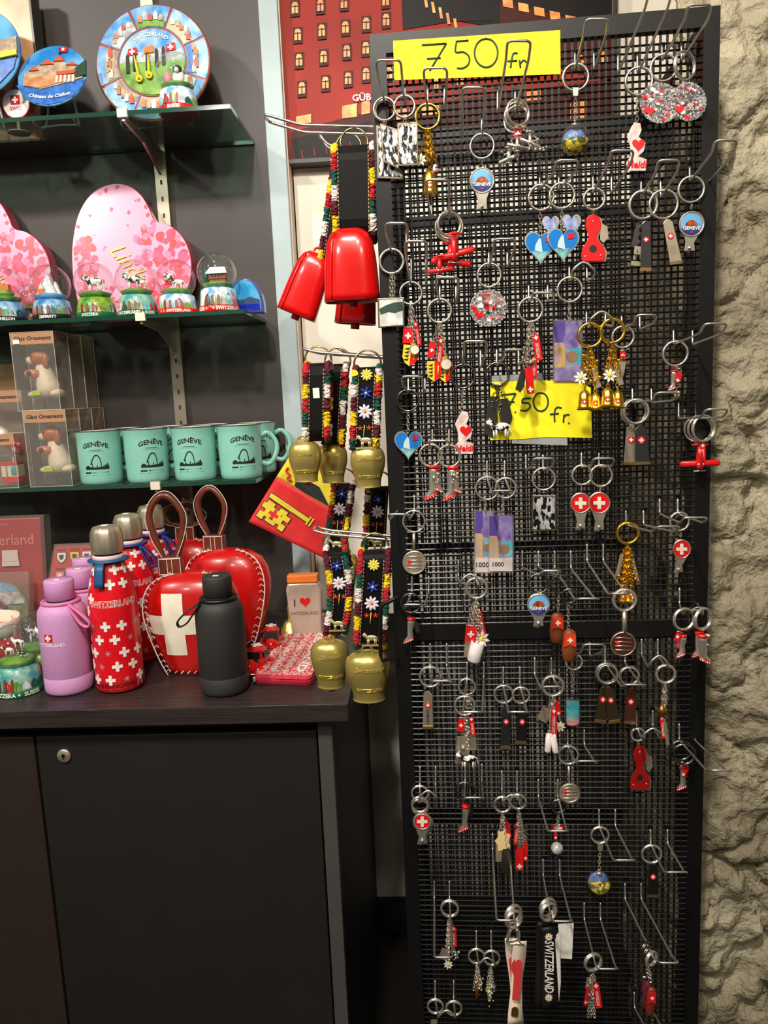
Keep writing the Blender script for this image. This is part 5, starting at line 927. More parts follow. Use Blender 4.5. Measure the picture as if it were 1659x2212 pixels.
# ---- mugs
MUG=mat('mug_turquoise',(136,200,184),.28,noise=.03,scale=6,coat=.4);MUGI=mat('mug_inside',(236,232,220),.3);MUGR=mat('mug_rim',(60,66,60),.3)
def mugparts():
    r=.0425;h=.101
    def rf(z): return r*(.93+.03*min(1,z/h*2)+.06*max(0,(z/h-.82)/.18)**2)
    b=MB();pr=[(r*.84,0),(r*.9,.002),(rf(.008),.008)]+[(rf(h*i/12),h*i/12) for i in range(2,13)];b.lathe(pr,MUG,n=44)
    return r,h,rf,pr
def mug(px,Y,yaw,label,ha=45):
    t=obj_at('enamel_mug',label,'mug',px,Y,ZS[2],0,'turquoise mugs on the lowest shelf');r,h,rf,pr=mugparts();mb=MB();n=44
    P2=pr+[(rf(h)-.0022,h),(r*.9,h*.8),(r*.88,.006),(.001,.005)]
    vs=[];fs=[];ms=[]
    mb.lathe(pr[:],MUG,n=n);mb.f.pop();mb.m.pop();mb.sm.pop()
    i0=len(pr);mb2=MB().lathe([(rf(h)-.0022,h),(r*.92,h*.85),(r*.88,.01),(.001,.0055)],MUGI,n=n);mb2.f.pop(-2);mb2.m.pop(-2);mb2.sm.pop(-2)
    o=t.part('mug_body',mb);t.part('white_inside',mb2,o);t.part('dark_rim',MB().ring((0,0,h),rf(h)-.0009,.0013,MUGR,'z',44,6),o)
    a=math.radians(yaw);hd=MB();hx=math.cos(a*.6-.0);hy=math.sin(a*.6)
    p=[(r*.93,.078),(r*1.28,.083),(r*1.62,.066),(r*1.62,.044),(r*1.3,.024),(r*.93,.026)];ha=math.radians(ha);hd.tube([(x*math.cos(ha),x*math.sin(ha),z) for x,z in bez(p,5)],.0048,MUG,10,flat=.75);t.part('handle',hd)
    pr_=MB();A=a;z0=.078
    v,fc=txt('GENÈVE' if 0 else 'GENÊVE',1,0,.03);oo=[]
    for q in v:
        xx=q.x*.0135;zz=z0-.0032+(q.y*.0135*.9)-((xx)/.02)**2*.0035+.002;rr=rf(zz)*1.004;an=A+xx/rr;oo.append((rr*math.sin(an),-rr*math.cos(an),zz))
    pr_.add(oo,fc,BKI)
    for wz,wn,wt,hh in ((.0655,.011,.0,.0009),(.063,.016,.0,.0004),(.0225,.021,.003,.0014),(.0175,.024,.0,.0009)): wpoly(pr_,[(-wn+i*wn/3,wz) for i in range(7)]+[(wn-i*wn/3,wz+hh) for i in range(7)],rf,BKI,A,1.004)
    wpoly(pr_,[(-.0235+i*.002,.0215) for i in range(7)]+[(-.0115-i*.002,.0245) for i in range(7)],rf,BKI,A,1.005)
    sk=[.0345,.0362,.037,.037,.0368,.036,.0345,.0335,.0345,.041,.0345,.0335,.0335,.034,.0338,.0385,.0335,.034,.0345,.034,.0395,.034,.0345,.037,.035,.0385,.0365,.0395,.041,.0365]
    for i,z in enumerate(sk): x=-.022+i*.00148;wpoly(pr_,[(x,.029),(x+.0015,.029),(x+.0015,z-.0006),(x+.0007,z),(x,z-.0006)],rf,BKI,A,1.0045)
    jet=[(.0085,.034,.0016),(.0082,.041,.0018),(.0072,.048,.002),(.005,.0535,.0024),(.0015,.0562,.0026),(-.002,.0555,.0024),(-.005,.052,.0022),(-.0075,.047,.0024),(-.0095,.042,.0028),(-.0108,.0385,.0022)]
    for (x,z,w_),(x2,z2,w2) in zip(jet,jet[1:]):
        dx,dz_=x2-x,z2-z;l_=math.hypot(dx,dz_);nx_,nz_=-dz_/l_*w_/2,dx/l_*w_/2;wpoly(pr_,[(x-nx_,z-nz_),(x2-nx_,z2-nz_),(x2+nx_,z2+nz_),(x+nx_,z+nz_)],rf,BKI,A,1.0045)
    t.part('black_print',pr_,o);q=MB();v,fc=txt('MEMORIZE',1,0,.02);q.add([((r*.925)*math.sin(-a*.3+c_.x*.0088/r),(r*.925)*math.cos(-a*.3+c_.x*.0088/r),h-.0062+c_.y*.0088) for c_ in v],fc,BKI);t.part('inner_lettering',q,o);return t
for px,yw,l in ((222,12,'leftmost front turquoise mug beside the clear boxes'),(322,34,'second front turquoise mug from the left, print turned right'),(425,2,'third front turquoise mug from the left, print facing forward'),(523,22,'rightmost front turquoise mug with visible handle')): mug(px,1.468,yw,l,14 if px==523 else 45)
for px,yw,l in ((276,20,'leftmost turquoise mug of the back row'),(368,30,'second turquoise mug of the back row'),(462,20,'third turquoise mug of the back row'),(556,28,'rightmost turquoise mug of the back row, handle over the shelf end')): mug(px,1.562,yw,l,10 if px==556 else 45)
# ---- bottles
LIL=mat('bottle_lilac',(206,148,200),.55,noise=.03,scale=200);LILS=mat('strap_pink',(214,120,170),.5)
def thermos(px,Y,h,r,m,ms,label,strap=1,dark=False,printed=True,ring=True):
    t=obj_at('steel_bottle',label,'bottle',px,Y,ZC,0,'lidded drinking bottles');H=h
    pr=[(r*.8,0),(r*.93,.0015),(r*.99,.006),(r,.012),(r,H*.155),(r*.992,H*.157),(r,H*.16),(r,H*.66),(r*.985,H*.71),(r*.93,H*.75),(r*.8,H*.785),(r*.66,H*.805),(r*.6,H*.815)]
    o=t.part('bottle_body',MB().lathe(pr,m,n=44));t.part('dark_seam',MB().lathe([(r*.55,H*.812),(r*.585,H*.826)],BKI,n=36))
    t.part('lid',MB().lathe([(r*.57,H*.828),(r*.6,H*.831),(r*.6,H*.988),(r*.57,H),(.001,H*1.0005)],m,n=40))
    mb=MB();mb.ring((0,0,H*.806),r*.72,r*.085,ms,'z',36,8)
    a=strap;p0=(r*.62*a,-r*.55,H*.80)
    P=bez([p0,(r*1.15*a,-r*.75,H*.73),(r*1.5*a,-r*.8,H*.66),(r*1.45*a,-r*.8,H*.615),(r*1.15*a,-r*.78,H*.64),(r*.85*a,-r*.7,H*.72),(r*.6*a,-r*.6,H*.79)],5);mb.tube(P,r*.12,ms,8,flat=.35 if not dark else .3,up=(0,1,0.01));t.part('carry_loop',mb)
    t.part('lid_sticker',MB().box(-.0045,.0045,-.008,-.003,H*1.001,H*1.0045,WH),label='tiny white sticker on lid')
    if printed:
        mb=MB();rf=lambda z:r;wpoly(mb,[(-.0075+.0025*i,H*.495) for i in range(7)]+[(.0075-.0025*i,H*.565) for i in range(7)],rf,REDM,-.22,1.003);wpoly(mb,[(x,z+H*.53) for x,z in cross_pts(0,0,.005)],rf,WH,-.22,1.03);wrap(mb,'SWITZERLAND',r,H*.468,.0075,WH,-.22,bold=.015);t.part('front_print',mb,o)
    return t
thermos(152,1.188,.1865,.0385,LIL,LILS,'front lilac bottle with white country lettering and loop strap')
thermos(195,1.268,.1865,.0375,LIL,LILS,'second lilac bottle standing behind the front one',printed=False)
thermos(205,1.352,.1865,.0375,LIL,LILS,'third lilac bottle mostly hidden behind the red bottles',printed=False)
thermos(487,1.168,.1895,.0385,BKM,mat('strap_black',(16,15,16),.4),'matte black bottle with side loop on the counter front edge',-1,True,False)
def redbottle(px,Y,sc,strapm,label,k):
    t=obj_at('cola_bottle',label,'bottle',px,Y,ZC,0,'red cross-pattern bottles with steel caps');H=.262*sc;r=.0375*sc
    K=[(.80,0),(.9,.006),(1,.02),(1,.12),(.99,.4),(1,.5),(.96,.58),(.85,.66),(.74,.72),(.64,.77),(.58,.80)]
    def rf(z):
        u=z/H
        for (a,b_),(c_,d) in zip(K,K[1:]):
            if u<=d: return r*(a+(c_-a)*max(0,(u-b_))/(d-b_))
        return r*.58
    m=mat('bottle_red',(220,16,30),.3,coat=.3);o=t.part('bottle_body',MB().lathe([(a*r,b_*H) for a,b_ in K],m,n=44))
    mb=MB();mb.lathe([(r*.6,H*.8),(r*.63,H*.806),(r*.63,H*.82),(r*.6,H*.826)],mat('neck_white',(230,200,200),.4),n=36);mb.lathe([(r*.56,H*.826),(r*.56,H*.838)],BKI,n=30);t.part('neck_rings',mb)
    mb=MB();n=36;pf=[(.60,.838),(.63,.85),(.65,.9),(.62,.96),(.52,.992),(.3,1.0),(.001,1.0)];vs=[];fs=[]
    for q,z in pf:
        for i in range(n):
            a=2*math.pi*i/n;g=1+.03*math.cos(a*12)*(z>.86);vs.append((q*r*g*math.cos(a),q*r*g*math.sin(a),z*H))
    for j in range(len(pf)-1): fs+=[(j*n+i,j*n+(i+1)%n,(j+1)*n+(i+1)%n,(j+1)*n+i) for i in range(n)]
    mb.add(vs,fs,CHB,True);t.part('steel_cap',mb,label='fluted brushed steel cap');t.part('cap_sticker',MB().box(-.005,.005,-.006,.002,H*1.0,H*1.003,WH))
    mb=MB();mb.lathe([(r*.62,H*.785),(r*.82,H*.79),(r*.84,H*.798),(r*.62,H*.803)],strapm,n=36)
    if k==0: mb.tube([(-.002,-r*.8,H*.795),(-.002,-r*.95,H*.75),(-.003,-r*1.0,H*.68),(-.003,-r*1.03,H*.655)],r*.2,strapm,8,flat=.22,up=(1,0,0))
    else: mb.tube(bez([(r*.6,-r*.3,H*.795),(r*1.15,-r*.5,H*.74),(r*1.45,-r*.5,H*.67),(r*1.2,-r*.5,H*.655),(r*.95,-r*.5,H*.70),(r*.65,-r*.4,H*.785)],5),r*.14,strapm,8,flat=.35,up=(0,1,.01))
    t.part('carry_strap',mb);mb=MB()
    e=0
    for j in range(9):
        for i in range(-4,5):
            z=H*(.09+.082*j);rr=rf(z);an=i*.66+(.33 if j%2 else 0)
            if abs(an)>1.5 or (j in (5,6) and -.6<an<1.4): continue
            if (i+j*2)%3!=1: wpoly(mb,[(x,zz+z) for x,zz in cross_pts(0,0,.0078*sc)],rf,WH,an,1.016)
            else:
                for q in range(6):
                    b_=q*math.pi/3;wpoly(mb,[(.0012*math.cos(b_+1.57),z+.0012*math.sin(b_+1.57)),(.006*math.cos(b_),z+.006*math.sin(b_)),(-.0012*math.cos(b_+1.57),z-.0012*math.sin(b_+1.57))],rf,mat('flower_gray',(190,140,140),.4),an,1.008)
    wpoly(mb,[(-r*1.4+i*r*.28,H*.035) for i in range(11)]+[(r*1.4-i*r*.28,H*.07) for i in range(11)],rf,mat('band_pink',(225,120,120),.4),0,1.006)
    t.part('cross_print',mb,o);mb=MB();wrap(mb,'LAND-SUISSE-SCHWEIZ',r,H*.052,.0085,mat('band_ink',(70,20,24),.4),0,bold=.02,rfun=lambda z:rf(z)*1.006);wrap(mb,'SWITZERLAND',r,H*.55,.014,WH,.42,bold=.05,sx=.85,rfun=lambda z:rf(z)*1.006);wrap(mb,'SWITZERLAND',r,H*.55,.014,m,.42,bold=.0,sx=.85,rfun=lambda z:rf(z)*1.011);t.part('lettering',mb,o);return t
STB=mat('strap_blue',(24,80,130),.45);STN=mat('strap_navy',(30,40,130),.45)
redbottle(262,1.195,1.035,STB,'front red bottle with white crosses, steel cap and blue strap',0)
redbottle(303,1.335,1.025,STN,'middle red cross bottle with navy loop strap',1)
redbottle(350,1.43,1.03,STN,'rear red cross bottle behind the other two',1)
# ---- red leather bells with brown handles
def leatherbell(px,Y,w,h,label,yaw=0,crossx=None,handle=0):
    t=obj_at('leather_bell',label,'decorative bell',px,Y,ZC,math.radians(yaw),'red leather bells on the counter')
    K=[(.60,0),(.68,.08),(.78,.2),(.9,.38),(.99,.56),(1,.68),(.95,.8),(.82,.9),(.58,.965),(.3,.99),(.01,1.0)];W=w/2
    mb=MB().lathe([(a*W,b_*h) for a,b_ in K],REDL,n=56,sy=.52,pw=2.2);o=t.part('bell_body',mb)
    mb=MB();S_=[( a*W,b_*h) for a,b_ in K]
    for s_ in(-1,1):
        P=bez([(s_*a*.955,-.17*w*(.4+.6*a/W)*.95,z) for a,z in S_[:-1]],4)
        mb.tube([p for p in P],.0011,WH,5)
        for i,p in enumerate(P[2:-2:2]): mb.tube([p,p+Vector((-s_*.006,-.0035,.006)),p+Vector((-s_*.009,-.004,.002))],.0008,WH,4)
    for i in range(9): x=(-.56+.14*i)*W*1.0;mb.tube([(x,-.52*W*math.sqrt(max(.02,1-(x/W/.66)**2))*.66-.001,.004),(x+.06*W,-.52*W*math.sqrt(max(.02,1-(x/W/.66)**2))*.68-.001,.009)],.0009,WH,4)
    t.part('white_stitching',mb,o)
    if crossx is not None:
        mb=MB()
        def bf(x,z):
            u=z/h;a=.6
            for (p,q),(p2,q2) in zip(K,K[1:]):
                if q<=u<=q2: a=p+(p2-p)*(u-q)/(q2-q)
            c=min(.97,abs(x)/(a*W));return -.52*a*W*(1-c**2.2)**(1/2.2)-.0009
        cw=.018;ch=.072*h/.19
        for x0,x1,z0,z1 in ((-cw,cw,.22*h,.83*h),(-.05,-cw,.43*h,.62*h),(cw,.05,.43*h,.62*h)):
            nx_,nz=3,8;fr=[];vs=[]
            for i in range(nx_+1):
                for j in range(nz+1): x=crossx+x0+(x1-x0)*i/nx_;z=z0+(z1-z0)*j/nz;vs.append((x,bf(x,z),z))
            mb.add(vs,[(i*(nz+1)+j,(i+1)*(nz+1)+j,(i+1)*(nz+1)+j+1,i*(nz+1)+j+1) for i in range(nx_) for j in range(nz)],mat('cross_ivory',(236,226,206),.35,noise=.08,scale=25),True)
        t.part('white_cross',mb,o)
    BL=mat('handle_brown',(98,42,28),.4,noise=.2,scale=40,coat=.2)
    if handle:
        hx,hw,hh=handle;zt=h*.965
        mb=MB();mb.tube(bez([(hx-.008,0,zt),(hx-.012,0,zt+.03),(hx-hw*.8,0,zt+hh*.5),(hx-hw,0,zt+hh*.78),(hx-hw*.5,0,zt+hh*.98),(hx+hw*.2,0,zt+hh),(hx+hw*.9,0,zt+hh*.78),(hx+hw*.8,0,zt+hh*.5),(hx+.012,0,zt+.03),(hx+.008,0,zt)],5),.0058,BL,10);o2=t.part('handle_loop',mb)
        mb=MB();mb.tube([p+Vector((0,-.0055,0)) for p in bez([(hx-.012,0,zt+.03),(hx-hw*1.0,0,zt+hh*.5),(hx-hw*1.22,0,zt+hh*.8),(hx-hw*.5,0,zt+hh*1.04),(hx+hw*.4,0,zt+hh*1.05),(hx+hw*1.15,0,zt+hh*.78),(hx+hw*.95,0,zt+hh*.5),(hx+.012,0,zt+.03)],5)],.0007,IV,4);t.part('pale_stitching',mb,o2)
        mb=MB();mb.box(hx-.021,hx+.021,-.009,.009,zt-.002,zt+.032,BL);o3=t.part('handle_base',mb,bev=.003);mb=MB()
        for x in(-.018,-.004,.004,.018): mb.tube([(hx+x,-.0098,zt+.002),(hx+x,-.0098,zt+.03)],.0006,IV,4)
        mb.tube([(hx-.018,-.0098,zt+.003),(hx+.018,-.0098,zt+.003)],.0006,IV,4);mb.tube([(hx-.018,-.0098,zt+.029),(hx+.018,-.0098,zt+.029)],.0006,IV,4);t.part('base_stitching',mb,o3)
leatherbell(428,1.262,.163,.1775,'front glossy red leather bell with large white cross',4,-.025,(-.031,.029,.134))
leatherbell(505,1.41,.163,.186,'rear red leather bell with tall brown handle loop',-6,None,(-.023,.027,.117))
leatherbell(418,1.535,.15,.185,'third red leather bell with dark handle, hidden behind the front ones',0,None,(.0,.04,.075))
# ================================================= COUNTER, LEFT CORNER
RDP=mat('pack_red',(176,20,30),.35,noise=.12,scale=8,coat=.3)
t=obj_at('wrapped_towel','dark red wrapped package with country name standing at the left of the counter','package',30,1.44,ZC);T=Matrix.Rotation(math.radians(-6),4,'X')
mb=MB();mb.T=T;mb.box(-.075,.068,0,.02,0,.25,RDP);o=t.part('red_fabric',mb,bev=.003);mb=MB();mb.T=T;mb.box(-.078,.078,-.004,.024,0,.255,PLAST);t.part('clear_wrap',mb,bev=.002)
mb=MB();mb.T=T;mb.text('Switzerland',.03,mat('stitch_pink',(225,120,130),.6),lambda x,y,z:(-.012+x*.95,-.0015,.206+y),0,.008);t.part('lettering',mb,o);mb=MB();mb.T=T;mb.text('MADE IN',.008,mat('stitch_pink'),lambda x,y,z:(-.01+x,-.0015,.237+y));t.part('lettering',mb,o);mb=MB();mb.T=T;mb.poly([(-.01,.165),(.022,.165),(.022,.187),(-.01,.187)],-.0055,-.0045,mat('tag_grey',(190,170,165),.5));mb.poly([(-.012,.155),(.024,.155),(.022,.175),(-.01,.175)],-.005,-.004,mat('tag_grey'));t.part('white_tag',mb)
t=obj_at('crest_booklet','red glossy booklet with small coats of arms leaning behind the lilac bottles','booklet',150,1.392,ZC);T=Matrix.Rotation(math.radians(-14),4,'X');mb=MB();mb.T=T
Q=[(-.062,.0),(.062,.0),(.062,.2),(-.03,.2)];mb.poly(Q,0,.008,mat('booklet_red',(206,48,38),.25,noise=.06,scale=9,coat=.5));o=t.part('cover',mb,bev=.001);mb=MB();mb.T=T;mb.poly([(x*1.03,z*1.02) for x,z in Q],-.003,.011,PLAST);t.part('clear_wrap',mb);mb=MB();mb.T=T
for i,(x,z,m) in enumerate(((-.016,.178,WH),(.01,.179,YEL),(-.019,.142,PNK),(.034,.179,WH),(.034,.142,YEL),(.008,.142,WH),(-.033,.09,YEL))):
    for s_,mm,k in ((1,BKI,-.0016),(.86,m,-.0022),(.45,BKI if m is not PNK else WH,-.0028)): w=.0098*s_;mb.poly([(x-w,z+w),(x+w,z+w),(x+w,z-w*.3),(x+w*.5,z-w*1.0),(x,z-w*1.3),(x-w*.5,z-w*1.0),(x-w,z-w*.3)],k,k+.0006,mm)
    mb.box(x-.009,x+.009,-.0008,-.0002,z+.0125,z+.0145,BKI)
t.part('coats_of_arms',mb,o)
t=obj_at('souvenir_magnet','round relief magnet of a chalet and cows in a clear bag','magnet',2,1.392,ZC);T=Matrix.Translation((0,0,.012))@Matrix.Rotation(math.radians(-9),4,'X');r=.058
mb=MB();mb.T=T@Matrix.Translation((0,0,.066))@Matrix.Rotation(math.pi/2,4,'X');mb.lathe([(r*.97,-.005),(r,-.002),(r*.97,0),(.001,.0004)],mat('magnet_green',(80,104,60),.5,noise=.6,scale=40,c2=(140,150,110)),n=40);o=t.part('disc',mb);mb=MB();mb.T=T
q=[(r*.95*math.cos(a),.066+r*.95*math.sin(a)) for a in [math.radians(20+140*i/14) for i in range(15)]];mb.poly(q+[(-r*.9,.075),(r*.9,.08)][::1],-.0025,0,ROCK)
q=[(r*.94*math.cos(a),.067+r*.94*math.sin(a)) for a in [math.radians(42+96*i/14) for i in range(15)]];mb.poly(q,-.0035,-.001,mat('plate_sky'))
cw=mat('chalet_red',(120,44,34),.5);mb.poly([(-.026,.058),(.01,.058),(.012,.07),(.02,.074),(.0,.088),(-.014,.09),(-.034,.074),(-.026,.07)],-.009,-.002,cw);mb.poly([(-.03,.09),(-.012,.097),(.006,.089),(.002,.084),(-.026,.084)],-.012,-.004,REDM)
for i in range(5): mb.sph((-.026+i*.009,-.0095,.07),.0019,WH,n=6,k=4)
mb.box(-.018,.004,-.0085,-.004,.05,.06,SKIN)
cow(mb,(.006,-.008,.034),.016);cow(mb,(-.02,-.008,.04),.012)
for i in range(8): mb.sph((.018+R.uniform(0,.025),-.003,.035+R.uniform(0,.035)),.0022,WH,n=6,k=4)
t.part('chalet_relief',mb,o);mb=MB();mb.T=T;mb.box(-.07,.068,-.014,.006,-.0118,.142,PLAST);t.part('clear_bag',mb,bev=.003)
t=obj_at('wide_cup','wide white cup with red outer band behind the front snow globe','cup',-22,1.305,ZC);r=.06
o=t.part('cup_body',MB().lathe([(r*.72,0),(r*.86,.006),(r*.96,.03),(r*.99,.068)],mat('cup_red',(190,24,26),.25,coat=.4),n=44));mb=MB();mb.lathe([(r*.985,.06),(r*1.0,.074),(r*1.0,.089),(r*.98,.0905),(r*.955,.089),(r*.94,.06),(r*.9,.02),(.001,.014)],mat('cup_white',(232,224,206),.25,coat=.4),n=44);t.part('white_lining',mb,o)
mb=MB();v,fc=txt('Switzerland',1,0,.01);mb.add([(r*.945*math.sin(.8+c_.x*.011/r),r*.945*math.cos(.8+c_.x*.011/r),.076+c_.y*.011) for c_ in v],fc,REDM);t.part('red_lettering',mb,o)
# ================================================= RIGHT PART OF THE COUNTER
t=Th('zip_wallet','pink and white zip wallet covered in town names on the counter','wallet',ZP(630,1440,ZC),0,None,planeY(1));z0=.0;zt=.0165
C=[t.inv@ZP(x,y,ZC+zt) for x,y in ((548,1457),(672,1461),(742,1322),(648,1326))];C=[Vector((c.x,c.y,zt)) for c in C]
PKW=mat('wallet_pink',(214,56,76),.5,noise=.2,scale=120,c2=(180,30,60));WPR=mat('wallet_print',(226,186,180),.55,noise=-1,scale=300,c2=(206,70,86),st=(1,.4,1))
rnd=[]
for i in range(4):
    a,b,c_=C[i-1],C[i],C[(i+1)%4];u=(a-b).normalized()*.008;w=(c_-b).normalized()*.008;rnd+=[b+u,b+u*.35+w*.35,b+w]
lay=[(0,1),(.0035,1.015),(.0045,.985),(.0055,1.015),(.0095,1.02),(.0105,.985),(.0115,1.015),(.0145,1.01),(zt,.985)]
ctr=sum(C,Vector())/4;ctr.z=0;vs=[];n=len(rnd)
for z,s_ in lay: vs+=[Vector((ctr.x+(p.x-ctr.x)*s_,ctr.y+(p.y-ctr.y)*s_,z)) for p in rnd]
mb=MB().add(vs,[(j*n+i,j*n+(i+1)%n,(j+1)*n+(i+1)%n,(j+1)*n+i) for j in range(len(lay)-1) for i in range(n)]+[tuple(range(n-1,-1,-1))],PKW);o=t.part('wallet_body',mb)
mb=MB().add([Vector((ctr.x+(p.x-ctr.x)*.985,ctr.y+(p.y-ctr.y)*.985,zt)) for p in rnd],[tuple(range(n))],WPR);t.part('printed_cover',mb,o)
mb=MB();A,B,D=C[0],C[1],C[3];U=(D-A);V=(B-A);rows=[('LUCERNE  LAUSANNE',.05,.09,IV),('BERN ZURICH BASEL GENEVE',.18,.045,REDM),('LUCERNE LAUSANNE',.29,.1,WH),('MONTREUX ZERMATT LUGANO',.41,.045,REDM),('GENEVE INTERLAKEN',.5,.07,IV),('BASEL BERN LUGANO ZUG',.6,.045,REDM),('SWITZERLAND',.76,.2,WH),('ZURICH LUZERN BERN',.92,.05,REDM)]
for w_,vv,sz,m in rows:
    v,fc=txt(w_,1,0,.02);wd=max(c.x for c in v)-min(c.x for c in v);hh=U.length*.9/wd
    def fn(c,vv=vv,sz=sz,hh=hh):
        u=.5-(c.x*hh/U.length)
        if u<.03 or u>.97:u=min(.97,max(.03,u))
        q=vv+c.y*sz*1.1;return Vector(((1-u)*((1-q)*C[0].x+q*C[1].x)+u*((1-q)*C[3].x+q*C[2].x),(1-u)*((1-q)*C[0].y+q*C[1].y)+u*((1-q)*C[3].y+q*C[2].y),zt+.0004))
    mb.add([fn(c) for c in v],fc,m)
t.part('town_names',mb,o);t.part('zip_pull',MB().sph((C[0].x+.001,C[0].y-.003,.009),.003,CHB,1,.6,1.6),o)
# toy cars
def car(px,Y,rz,s,label):
    t=obj_at('toy_car',label,'toy car',px,Y,ZC,math.radians(rz),'red toy cars');CR=mat('car_red',(214,14,16),.15,coat=.7)
    mb=MB();mb.sph((0,0,.3*s),.5*s,CR,.6,1.25,.42,24,14);mb.sph((0,.08*s,.46*s),.38*s,CR,.86,1.2,.98,24,14);mb.sph((0,-.38*s,.32*s),.27*s,CR,.8,1,.9,20,12);mb.box(-.24*s,.24*s,-.5*s,.55*s,.14*s,.26*s,CR);o=t.part('car_body',mb)
    mb=MB()
    for x in(-1,1):
        for y in(-1,1): mb.sph((x*.31*s,y*.38*s,.2*s),.15*s,CR,.75,1.35,1,14,8)
    t.part('fenders',mb,o)
    mb=MB();mb.ext([(-.24*s,-.4*s,.5*s),(.24*s,-.4*s,.5*s),(.19*s,-.27*s,.73*s),(-.19*s,-.27*s,.73*s)],[(-.24*s,-.2*s,.5*s),(.24*s,-.2*s,.5*s),(.19*s,-.1*s,.73*s),(-.19*s,-.1*s,.73*s)],mat('car_glass',(20,24,26),.06,coat=.6));mb.box(-.325*s,.325*s,-.12*s,.3*s,.52*s,.68*s,mat('car_glass'));t.part('windows',mb,o)
    for x in(-1,1):
        for y in(-1,1):
            mb=MB();mb.T=Matrix.Translation((x*.34*s,y*.38*s,.13*s))@Matrix.Rotation(math.pi/2,4,'Y');mb.lathe([(.13*s,-.05*s),(.135*s,0),(.13*s,.05*s)],BKI,n=20);mb.lathe([(.07*s,-.055*s),(.07*s,.055*s)],CH,n=16);t.part('wheel',mb)
    for x in(-1,1): t.part('headlight',MB().sph((x*.3*s,-.56*s,.3*s),.06*s,CH,1,.5,1,10,8))
    t.part('bumper',MB().tube([(-.36*s,-.6*s,.2*s),(0,-.66*s,.2*s),(.36*s,-.6*s,.2*s)],.025*s,CH,8));mb=MB();mb.T=Matrix.Translation((0,.08*s,.842*s))
    mb.ext([(x,y,.004*s) for x,y in cross_pts(0,0,.17*s)],[(x,y,-.02*s) for x,y in cross_pts(0,0,.17*s)],WH);t.part('roof_cross',mb,o)
car(589,1.35,8,.058,'red toy car with white roof cross standing further back by the wallet')
car(556,1.24,-14,.058,'front red toy car half hidden by the black bottle')
# clear pouch
t=obj_at('gift_pouch','clear pouch reading I heart SWITZERLAND behind the hanging flag','pouch',662,1.40,ZC);PM=mat('pouch_milky',(170,150,136),.3,noise=.25,scale=14,coat=.4)
mb=MB();mb.poly([(-.026,0),(.03,0),(.034,.1),(.028,.115),(-.03,.115),(-.034,.1)],0,.022,PM);o=t.part('pouch_body',mb,bev=.004);mb=MB();mb.box(-.03,.028,-.001,.022,.115,.13,ORG);t.part('orange_band',mb,bev=.002)
mb=MB();mb.text('I',.02,BKI,lambda x,y,z:(-.018+x,-.0006,.076+y),0,.01);mb.poly([(x,-z) for x,z in heart(.002,-.077,.02,.019)],-.0008,-.0002,REDM);mb.text('SWITZERLAND',.0095,mat('ink_gray',(110,96,90),.5),lambda x,y,z:(x*.82,-.0006,.056+y));t.part('print',mb,o)
t=obj_at('hand_bell','small polished brass hand bell between red leather bell and pouch','bell',628,1.42,ZC);t.part('bell_dome',MB().lathe([(.03,0),(.029,.004),(.022,.012),(.014,.026),(.01,.034),(.004,.038)],BR,n=32));t.part('handle',MB().lathe([(.004,.038),(.0028,.045),(.0034,.06),(.0018,.07)],BR,n=16))
# ================================================= FLAG
t=Th('hanging_flag','red and yellow flag with key and black eagle hanging under the lowest shelf','flag',WP(630,1040,1.37),0,None,planeY(1.37))
YF=mat('flag_yellow',(216,196,50),.7,noise=.08,scale=60);RF=mat('flag_red',(206,36,38),.7,noise=.1,scale=50);BF=mat('flag_black',(26,26,32),.7)
def wavy(pts,off,th,m,mb=None):
    mb=mb or MB();wv=lambda x,y:.006*math.sin((x-y*.6)/28.);return mb.ext([t.l(x,y,off+th+wv(x,y)) for x,y in pts],[t.l(x,y,off+wv(x,y)) for x,y in pts],m)
def dense(pts,n=6):
    o=[]
    for a,b in zip(pts,pts[1:]+pts[:1]): o+=[(a[0]+(b[0]-a[0])*i/n,a[1]+(b[1]-a[1])*i/n) for i in range(n)]
    return o
def sheet(c00,c10,c11,c01,m,off=0,th=.0008,n=12):
    mb=MB();wv=lambda x,y:.006*math.sin((x-y*.6)/28.);vs=[]
    for o_ in (off+th,off):
        for i in range(n+1):
            for j in range(n+1):
                u,v=i/n,j/n;x=(1-u)*(1-v)*c00[0]+u*(1-v)*c10[0]+u*v*c11[0]+(1-u)*v*c01[0];y=(1-u)*(1-v)*c00[1]+u*(1-v)*c10[1]+u*v*c11[1]+(1-u)*v*c01[1];vs.append(t.l(x,y,o_+wv(x,y)))
    N=(n+1)**2;k=lambda i,j,s_:s_*N+i*(n+1)+j;fs=[]
    for i in range(n):
        for j in range(n): fs+=[(k(i,j,0),k(i+1,j,0),k(i+1,j+1,0),k(i,j+1,0)),(k(i,j,1),k(i,j+1,1),k(i+1,j+1,1),k(i+1,j,1))]
    for i in range(n):
        for a,b in ((0,0),(n,n)): fs.append((k(i,a,0),k(i,a,1),k(i+1,a,1),k(i+1,a,0)));fs.append((k(a,i,0),k(a,i+1,0),k(a,i+1,1),k(a,i,1)))
    return mb.add(vs,fs,m,True)
o=t.part('red_half',sheet((597,1030),(537,1127),(712,1212),(726,1106),RF));o2=t.part('yellow_half',sheet((632,975),(597,1030),(726,1106),(745,1040),YF))
def patch(pts,off,m,mb): return wavy(dense(pts,3),off,.0006,m,mb)
def loc(u,v): # along the key shaft / across it, in picture px
    d=Vector((.83,.56));n=Vector((-.56,.83));return (585+d.x*u+n.x*v,1070+d.y*u+n.y*v)
mb=MB()
